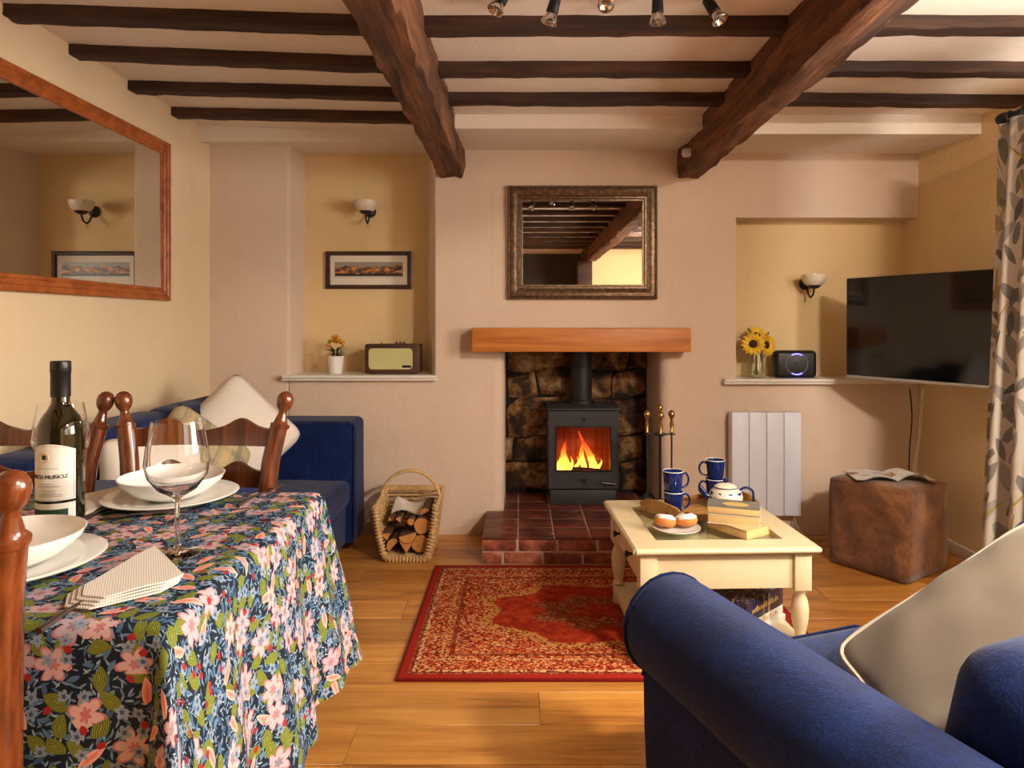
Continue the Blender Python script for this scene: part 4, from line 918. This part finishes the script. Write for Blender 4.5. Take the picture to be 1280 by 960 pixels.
def cushion_edge(w, h, r, n=24):
    pts = []
    for i in range(n): t = i/n*2-1; pts.append((t, -1))
    for i in range(n): t = i/n*2-1; pts.append((1, t))
    for i in range(n): t = i/n*2-1; pts.append((-t, 1))
    for i in range(n): t = i/n*2-1; pts.append((-1, -t))
    return MB().tube([(x*w/2*(1-.05*(1-z*z)*abs(x))*(1-.09*abs(z)**8), 0, z*h/2*(1-.05*(1-x*x)*abs(z))*(1-.09*abs(x)**8)) for x, z in pts], r, 6, True)
def soft_box(x0, x1, y0, y1, z0, z1, r, crown=.0, seed=0):
    bmn = bmesh.new(); bmesh.ops.create_cube(bmn, size=2); bmesh.ops.subdivide_edges(bmn, edges=bmn.edges, cuts=17, use_grid_fill=True)
    hs = Vector(((x1-x0)/2, (y1-y0)/2, (z1-z0)/2)); c = Vector(((x0+x1)/2, (y0+y1)/2, (z0+z1)/2)); vs = []
    for v in bmn.verts:
        # cluster samples toward the edges so the rounding is smooth
        p = Vector([math.copysign(abs(q)**.6, q)*h for q, h in zip(v.co, hs)])
        e = Vector([max(-h+r, min(h-r, q)) for q, h in zip(p, hs)]); d = p-e; p = e+(d.normalized()*r if d.length > 1e-7 else d)
        p.z += crown*(1-(p.x/hs.x)**2)*(1-(p.y/hs.y)**2)*(1 if p.z > 0 else -.2); p += mnoise.noise_vector((p+c)*5+Vector((seed, 0, 0)))*.004; vs.append(p+c)
    mb = MB().add(vs, [tuple(v.index for v in f.verts) for f in bmn.faces]); bmn.free(); return mb
SO = Vector((.354, 1.62, 0)); SA = R(20.2)
sf = thing('sofa', 'royal blue velvet sofa with rolled arms and a grey cushion, near the coffee table', 'sofa', tuple(SO), SA)
# local frame: x to the sofa's right, y forward (front of the arm at y=0), z up; arm roll axis at x=0
def arm(xc, sgn):
    prof = [(sgn*.055, .06), (-sgn*.062, .06), (-sgn*.066, .20), (-sgn*.070, .325)]+[(xc*0-sgn*.118*math.cos(R(a)), .435+.118*math.sin(R(a))) for a in range(-55, 236, 15)]+[(sgn*.055, .33)]
    prof = [(xc+p, q) for p, q in prof]; mb = MB(); n = len(prof); ys = [0, -.012, -.05, -.2, -.35, -.5, -.65, -.80, -.88]; vs = []
    for j, y in enumerate(ys):
        for i, (p, q) in enumerate(prof):
            k = .985 if j == 0 else 1; pp = Vector((xc+(p-xc)*k, y, .435+(q-.435)*k)); pp += mnoise.noise_vector(pp*6)*.003; vs.append(pp)
    fs = [tuple(range(n)), tuple((len(ys)-1)*n+i for i in range(n))[::-1]]
    for j in range(len(ys)-1):
        for i in range(n): k = (i+1) % n; fs.append((j*n+i, (j+1)*n+i, (j+1)*n+k, j*n+k))
    mb.add(vs, fs); a = mb.build('arm', 'blue_velvet', sf, smooth=50)
    MB().tube([(p, .001, q) for p, q in prof[3:-1]], .005, 6).build('piping', 'blue_piping', a, smooth=60)
arm(0, 1); arm(1.26, -1)
soft_box(.05, 1.21, -.78, -.02, .06, .215, .02).build('seat_base', 'blue_velvet', sf, smooth=60)
for k in range(2):
    a = .068+k*.565; o = soft_box(a, a+.558, -.66, .015, .215, .345, .04, .022, k).build('seat_cushion', 'blue_velvet', sf, smooth=60)
    MB().tube([(a+.012, -.1, .325), (a+.02, -.02, .335), (a+.05, .006, .338), (a+.51, .006, .338), (a+.538, -.02, .335), (a+.546, -.1, .325)], .004, 6).build('piping', 'blue_piping', o, smooth=60)
soft_box(-.06, 1.32, -.95, -.76, .06, .56, .05).build('back_frame', 'blue_velvet', sf, smooth=60)
for k in range(2):
    a = .085+k*.55; mb = soft_box(-.268, .268, -.10, .10, -.175, .175, .085, 0, k+2); mb.tr(Matrix.Translation((a+.2725, -.69, .485)) @ Matrix.Rotation(R(12), 4, 'X')); mb.build('back_cushion', 'blue_velvet', sf, smooth=70)
for xx in (0, 1.26):
    for yy in (-.06, -.86): MB().lathe([(.018, 0), (.025, .06)], (xx, yy, 0), 14).build('foot', 'dark_wood', sf, smooth=40)
# grey cushion leaning on it
pA = Vector((.730, 1.600, .385)); e1 = Vector((.46, -.06, .345)).normalized(); e2 = Vector((.26, -.78, .10)); e2 = (e2-e1*e2.dot(e1)).normalized(); nn_ = e1.cross(e2)
cw = .56; cc = pA+e1*cw/2+e2*.175
Mx = Matrix((( e2.x, nn_.x, e1.x, 0), (e2.y, nn_.y, e1.y, 0), (e2.z, nn_.z, e1.z, 0), (0, 0, 0, 1)))
gc = thing('scatter_cushion', 'large grey linen cushion with pale piping on the near blue sofa', 'cushion', (0, 0, 0)); gc.matrix_world = Matrix.Translation(cc) @ Mx
cushion(.35, cw, .085, 34, 2.2, 11, .010).build('cover', 'grey_linen', gc, smooth=80)
cushion_edge(.35, cw, .008).build('piping', 'linen_piping', gc, smooth=60)

# ---------------------------------------------------------------- far blue sofa along the left wall
fs_ = thing('sofa', 'blue boxy sofa against the wall behind the dining chairs', 'sofa', (XL+.02, 1.95, 0))
soft_box(.02, .80, .02, 1.62, .05, .25, .02).build('seat_base', 'blue_velvet', fs_, smooth=60)
for k in range(2): soft_box(.18, .83, .22+k*.60, .81+k*.60, .25, .38, .035, .015, k).build('seat_cushion', 'blue_velvet', fs_, smooth=60)
for a, b in ((.0, .2), (1.42, 1.64)): soft_box(.02, .845, a, b, .05, .66, .03).build('arm', 'blue_velvet', fs_, smooth=60)
soft_box(.0, .22, .1, 1.6, .05, .74, .05).build('back_frame', 'blue_velvet', fs_, smooth=60)
for k in range(2): soft_box(.10, .30, .21+k*.60, .80+k*.60, .36, .80, .07, 0, k+5).build('back_cushion', 'blue_velvet', fs_, smooth=60)
MB().tube([(.838, 1.425, .09), (.838, 1.425, .64), (.3, 1.425, .652)], .004, 6).build('piping', 'blue_piping', fs_, smooth=60)
for xx in (.08, .76):
    for yy in (.08, 1.55): MB().box(xx-.03, xx+.03, yy-.03, yy+.03, 0, .055).build('foot', 'dark_wood', fs_)
def place_cushion(name, label, c, size, th, mat, rz, roll, lean, seed):
    t = thing(name, label, 'cushion', tuple(c)); t.rotation_euler = (R(lean), R(roll), R(rz)); t.rotation_mode = 'XYZ'
    M = Matrix.Rotation(R(rz), 4, 'Z') @ Matrix.Rotation(R(lean), 4, 'X') @ Matrix.Rotation(R(roll), 4, 'Y'); t.matrix_world = Matrix.Translation(Vector(c)) @ M
    cushion(size, size, th, 26, 2.5, seed).build('cover', mat, t, smooth=80); return t
place_cushion('scatter_cushion', 'plump white cushion standing on one corner on the far blue sofa', (-1.26, 3.02, .645), .43, .19, 'white_cotton', 28, 47, -12, 21)
place_cushion('scatter_cushion', 'muted tartan cushion between the two white ones', (-1.27, 2.66, .58), .40, .17, 'tartan', 58, 40, -14, 22)
place_cushion('scatter_cushion', 'white cushion propped upright behind the dining chairs on the far sofa', (-1.24, 2.34, .56), .40, .17, 'white_cotton', 60, 8, -16, 23)

# ---------------------------------------------------------------- dining table
DZ = .762; DX0, DX1, DY0, DY1 = -1.45, -.462, .882, 1.548
dt = thing('dining_table', 'dining table hidden under a floral cloth', 'table', ((DX0+DX1)/2, (DY0+DY1)/2, 0))
ax, ay = (DX1-DX0)/2-.006, (DY1-DY0)/2-.006
MB().box(-ax, ax, -ay, ay, DZ-.03, DZ-.002).build('table_top', 'chair_wood', dt, bevel=.004)
for sx in (-1, 1):
    for sy in (-1, 1): MB().lathe([(.022, 0), (.03, .3), (.032, .6), (.035, .732)], (sx*(ax-.06), sy*(ay-.06), 0), 16).build('leg', 'chair_wood', dt, smooth=40)
# cloth: flat sheet parametrised in metres, dropped over the edges with folds
OV, OVY = .405, .285; NX, NY = 150, 120
us = [DX0-OV+(DX1-DX0+2*OV)*i/(NX-1) for i in range(NX)]; vs3 = [DY0-OVY+(DY1-DY0+2*OVY)*j/(NY-1) for j in range(NY)]
verts = []; uvs = []
def drape(u, v):
    cx, cy = min(max(u, DX0), DX1), min(max(v, DY0), DY1); du, dv = u-cx, v-cy; r = math.hypot(du, dv)
    if r < 1e-9: return Vector((u, v, DZ+.0015))
    nx, ny = du/r, dv/r; corner = min(abs(du), abs(dv))/r*1.414 if r else 0
    s = (cy if abs(du) > abs(dv) else cx)
    eff = r if corner < .01 else r*(1-.16*corner)
    rr = .014; q = eff/rr
    if q < 1.57: out, dz = rr*math.sin(q), rr*(1-math.cos(q))
    else: out, dz = rr, rr+(eff-1.57*rr)
    k = min(1, eff/.40); th = math.atan2(ny, nx)
    wave = .018*math.sin(s*21+1.)+.010*math.sin(s*43+2) if corner < .01 else .018*math.sin(cy*21+1.)*max(0, nx)*(1-corner)+.045*corner*math.sin(th*6+1.2)
    out += k*(.055+wave+.05*corner)*(1 if abs(du) > 1e-9 else .3)
    return Vector((cx+nx*out, cy+ny*out, DZ+.0015-dz))
for j in range(NY):
    for i in range(NX): verts.append(drape(us[i], vs3[j])); uvs.append((us[i], vs3[j]))
mb = MB().add(verts, [(j*NX+i, j*NX+i+1, (j+1)*NX+i+1, (j+1)*NX+i) for j in range(NY-1) for i in range(NX-1)])
cl = mb.build('tablecloth', 'floral_cloth', smooth=80, weld=False); tag(cl, 'navy tablecloth printed with flowers and leaves, hanging over the dining table', 'tablecloth')
ul = cl.data.uv_layers.new(name='UVMap')
for poly in cl.data.polygons:
    for li in poly.loop_indices: ul.data[li].uv = uvs[cl.data.loops[li].vertex_index]
ST = DZ+.003
# chairs
def make_chair(label, loc, rz):
    t = thing('dining_chair', label, 'chair', loc, rz, 'ladder-back dining chairs')
    # local: back posts at y=0, seat toward +y
    for s in (-1, 1):
        pts = [(.158, 0, 0), (.150, 0, .25), (.145, 0, .45), (.154, -.016, .66), (.170, -.034, .82), (.186, -.047, .905)]
        MB().tube([(s*a, b, c) for a, b, c in pts], [.017, .020, .0215, .022, .021, .0205], 14).build('back_post', 'chair_wood', t, smooth=50)
        M = Matrix.Rotation(R(s*9), 3, 'Y') @ Matrix.Rotation(R(8), 3, 'X')
        MB().lathe([(.0205, -.006), (.0222, -.002), (.0222, .003), (.0165, .006), (.0145, .014), (.0105, .028), (.0095, .036), (.0160, .045), (.0190, .054), (.0198, .062), (.0185, .071), (.012, .080), (.005, .0835), (.0001, .084)], (s*.187, -.047, .900), 18, M, caps=False).build('finial', 'chair_wood', t, smooth=60)
        MB().tube([(s*.185, .33, 0), (s*.185, .33, .43)], [.015, .02], 12).build('front_leg', 'chair_wood', t, smooth=50)
        for zz in (.16, .30): MB().tube([(s*.155, 0, zz), (s*.185, .33, zz)], .009, 8).build('stretcher', 'chair_wood', t, smooth=50)
    for zz in (.2, .33): MB().tube([(-.185, .33, zz), (.185, .33, zz)], .009, 8).build('stretcher', 'chair_wood', t, smooth=50)
    MB().tube([(-.152, 0, .22), (.152, 0, .22)], .009, 8).build('stretcher', 'chair_wood', t, smooth=50)
    soft_box(-.205, .205, -.005, .355, .425, .455, .014).build('seat', 'chair_wood', t, smooth=60)
    for zb, hh, hwid in ((.850, .056, .172), (.752, .052, .160), (.64, .048, .150)):
        mb = MB(); vs = []; n = 28
        for i in range(n+1):
            x = -hwid+2*hwid*i/n; q = abs(x)/hwid
            top = hh*(.76+.44*math.exp(-((q-.52)/.2)**2)-.10*(q < .2)*(1-q/.2)); yb = -.012-.022*(1-q*q)+(-.012 if zb > .8 else -.004)*1
            yb = -.047*(zb+.03-.45)/.455-.020*(1-q*q); vs += [(x, yb-.006, zb), (x, yb-.006, zb+top), (x, yb+.006, zb+top), (x, yb+.006, zb)]
        f2 = []
        for i in range(n):
            for k in range(4): f2.append((i*4+k, (i+1)*4+k, (i+1)*4+(k+1) % 4, i*4+(k+1) % 4))
        f2 += [(0, 1, 2, 3), (n*4+3, n*4+2, n*4+1, n*4)]
        mb.add(vs, f2).build('ladder_rail', 'chair_wood', t, smooth=40)
    return t
make_chair('ladder-back dining chair across the table, behind the near wine glass', (-.768, 1.605, 0), R(180))
make_chair('ladder-back dining chair across the table, behind the wine bottle', (-1.202, 1.60, 0), R(180))
make_chair('ladder-back dining chair on the near side of the table by the white bowl', (-.775, .832, 0), 0)
# place settings
def setting(cx, cy, lab):
    t = tag(MB().lathe([(.07, .0), (.075, .0), (.10, .005), (.132, .014), (.135, .0165), (.132, .018), (.10, .009), (.07, .005), (.0001, .005)], (0, 0, 0), 48).build('dinner_plate', 'white_china', smooth=50), 'white dinner plate under the bowl '+lab, 'plate', 'dinner plates'); t.location = (cx, cy, ST)
    b = tag(MB().lathe([(.04, 0), (.045, 0), (.075, .014), (.100, .036), (.106, .048), (.1035, .0485), (.096, .038), (.07, .018), (.04, .006), (.0001, .005)], (0, 0, 0), 48).build('soup_bowl', 'white_china', smooth=50), 'white shallow bowl on the dinner plate '+lab, 'bowl', 'bowls'); b.location = (cx, cy, ST+.0075)
setting(-.752, 1.475, 'across the table'); setting(-.80, 1.065, 'by the near chair')
def wine_glass(x, y, label):
    o = MB().lathe([(.037, 0), (.037, .0015), (.02, .004), (.006, .008), (.0042, .02), (.004, .085), (.007, .094), (.03, .108), (.046, .130), (.0505, .150), (.048, .175), (.0395, .222), (.0385, .222), (.0468, .175), (.0492, .150), (.0447, .131), (.029, .1098), (.0001, .099)], (0, 0, 0), 40).build('wine_glass', 'wine_glass', smooth=60); o.location = (x, y, ST); return tag(o, label, 'wine glass', 'wine glasses')
wine_glass(-.570, 1.135, 'empty wine glass between the folded napkin and the far plate'); wine_glass(-.925, 1.375, 'empty wine glass directly behind the wine bottle')
# wine bottle
WB = (-.865, 1.285); br = .0392
wb_ = thing('wine_bottle', 'wine bottle with a cream and green label and a black screw cap', 'bottle', (WB[0], WB[1], ST))
MB().lathe([(.030, .004), (.036, 0), (br, .006), (br, .175), (.0375, .192), (.031, .208), (.021, .222), (.0155, .234), (.0145, .25), (.0145, .300)], (0, 0, 0), 40).build('glass', 'bottle_glass', wb_, smooth=50)
cp_ = MB().lathe([(.0162, .245), (.0165, .248), (.0165, .290), (.0172, .291), (.0172, .310), (.0160, .3125), (.0001, .3125)], (0, 0, 0), 32).build('screw_cap', 'black', wb_, smooth=40)
for zz in (.2925, .2955, .2985): MB().tube([(.0172*math.cos(i*.26), .0172*math.sin(i*.26), zz) for i in range(24)], .0006, 5, True).build('cap_ridge', 'iron', cp_, smooth=60)
def rpt(a, z, dr=0.): return Vector(((br+dr)*math.sin(a), -(br+dr)*math.cos(a), z))
view = math.atan2(WB[0], WB[1])           # turn so that 0 faces the camera
def band(a0, a1, z0, z1, dr, bulge=0.):
    mb = MB(); n = 24
    def fn(u, v): a = R(a0+(a1-a0)*u)-view; z = z0+(z1+bulge*math.sin(math.pi*min(1, max(0, u*1.0)))-z0)*v; return rpt(a, z, dr)
    mb.grid(fn, n, 6); return mb
lab = band(-92, 36, .058, .150, .0004, .012).build('label', 'label_paper', wb_, smooth=80)
lab2 = band(-92, 36, .020, .053, .0004).build('lower_label', 'label_paper', wb_, smooth=80)
band(-80, 17, .030, .0425, .0008).build('green_panel', 'label_green', lab2, smooth=80)
def wrap_text(s, size, zc, ac, mat, parent, name='lettering'):
    vs, fs = text_mesh(s, size); out = []
    for p in vs: a = R(ac)-view+p.x/br; out.append(rpt(a, zc+p.y, .0011+p.z))
    MB().add(out, fs).build(name, mat, parent)
wrap_text('PACO MUÑOZ', .0098, .099, -31, 'ink', lab); wrap_text('VINO DE LA TIERRA', .0042, .117, -28, 'ink_grey', lab) if False else None
m = MB()
for k, (zz, a0, a1) in enumerate(((.117, -60, -5), (.089, -52, -22), (.084, -58, -2), (.076, -46, -12), (.072, -46, -12), (.069, -58, 4), (.066, -58, 4))):
    m.grid(lambda u, v, zz=zz, a0=a0, a1=a1: rpt(R(a0+(a1-a0)*u)-view, zz+.0011*v, .0009), 14, 2)
m.build('small_print', 'ink_grey', lab, smooth=80)
m = MB(); m.tube([rpt(R(-40)-view+.0085*math.cos(i*.4)/br, .138+.0085*math.sin(i*.4), .001) for i in range(16)], .0009, 5, True); m.build('crest', 'gold_print', lab, smooth=80)
MB().grid(lambda u, v: rpt(R(-40)-view+(u-.5)*.008/br, .134+.008*v, .0009), 6, 3).build('crest_mark', 'ink', lab, smooth=80)
m = MB()
for z0 in (.060, .1475): m.grid(lambda u, v, z0=z0: rpt(R(-88+120*u)-view, z0+.0006*v+(.011*math.sin(math.pi*u) if z0 > .1 else 0), .0009), 20, 2)
m.grid(lambda u, v: rpt(R(31+1*u)-view, .062+.086*v, .0009), 2, 8); m.build('border_line', 'ink_grey', lab, smooth=80)
# napkins and cutlery
def napkin(poly, z, th, label, n=4):
    c = sum((Vector(p) for p in poly), Vector((0, 0)))/len(poly); t = thing('napkin', label, 'napkin', (c.x, c.y, z), 0, 'folded striped napkins')
    for k in range(n):
        sc = 1-.03*k; mb = MB(); pp = [((Vector(p)-c)*sc+Vector((.003*k, .004*k))) for p in poly]
        fine = []
        for i in range(len(pp)):
            a, b = pp[i], pp[(i+1) % len(pp)]
            for q in range(6): fine.append(tuple(a.lerp(b, q/6)))
        mb.prism(fine, th*k, th*(k+.85)); 
        for p in mb.v: p.z += .004*math.sin(p.x*40+p.y*25)*(k/n)*.6+.0035*max(0, 1-abs(p.x)*14)
        mb.build('fold', 'napkin', t, bevel=.001, seg=1)
P2 = lambda x, y: tuple(onz(x, y, ST)[:2])
napkin([P2(184, 692), P2(224, 729), P2(200, 742), P2(112, 766), P2(80, 762), P2(84, 745)], ST, .003, 'striped linen napkin folded to a point beside the near wine glass')
napkin([P2(98, 622), P2(163, 612), P2(160, 622), P2(112, 644), P2(99, 648)], ST, .003, 'striped linen napkin beside the far dinner plate', 3)
def cutlery(kind, p0, p1, label):
    a, b = Vector((*P2(*p0), ST+.003)), Vector((*P2(*p1), ST+.003)); d = b-a; L = .2; t = thing(kind, label, 'cutlery', tuple(a), math.atan2(d.y, d.x), 'cutlery on the dining table')
    MB().tube([(0, 0, 0), (.05, 0, .003), (.11, 0, .002)], [.0048, .0035, .0025], 8).build('handle', 'steel', t, smooth=60)
    if kind == 'table_knife': MB().prism([(.11, -.003), (.2, -.004), (.212, .004), (.2, .009), (.11, .006)], -.0006, .0012).build('blade', 'steel', t, bevel=.0004, seg=1)
    elif kind == 'table_fork':
        m = MB(); m.grid(lambda u, v: Vector((.11+.035*u, (v-.5)*.022*math.sin(1.57*min(1, u*1.6)+.15), .002-.003*math.sin(u*3))), 6, 4)
        for q in range(4): yy = -.0095+q*.0063; m.tube([(.143, yy, .001), (.165, yy, .0), (.185, yy, .003)], [.0014, .0014, .0008], 5)
        m.build('tines', 'steel', t, smooth=60)
    else: MB().ball((.13, 0, .002), .018, 1.35, .8, .16, 14).build('bowl', 'steel', t, smooth=60)
cutlery('table_knife', (104, 652), (146, 634), 'table knife lying between the napkin and the far plate'); cutlery('dessert_spoon', (235, 641), (132, 649), 'spoon lying across the cloth in front of the far plate')
cutlery('table_fork', (297, 634), (342, 612), 'fork lying beside the far dinner plate'); cutlery('table_knife', (48, 792), (96, 762), 'table knife half under the pointed napkin')
# a pink flower in a slim vase at the wall end of the table
fv = thing('bud_vase', 'slim white bud vase at the wall end of the dining table', 'vase', (-1.30, 1.42, ST))
MB().lathe([(.02, 0), (.026, .02), (.024, .07), (.011, .11), (.013, .13), (.010, .13), (.008, .11), (.0001, .1)], (0, 0, 0), 24).build('body', 'white_china', fv, smooth=50)
fw = thing('pink_flower', 'single pink flower standing in the bud vase', 'flower', (-1.30, 1.42, ST))
MB().tube([(0, 0, .06), (.01, 0, .15), (.128, -.03, .225)], .002, 6).build('stem', 'stem', fw, smooth=60)
mb = MB()
for k in range(9): an = k*.7; leafblade(mb, (.128, -.03, .222), (.128+.016*math.cos(an), -.03+.016*math.sin(an), .242), .009)
mb.build('petals', 'petal_pink', fw, smooth=60)
mb = MB(); leafblade(mb, (.06, -.01, .19), (.132, -.03, .196), .006); mb.build('leaf', 'leaf', fw, smooth=60)
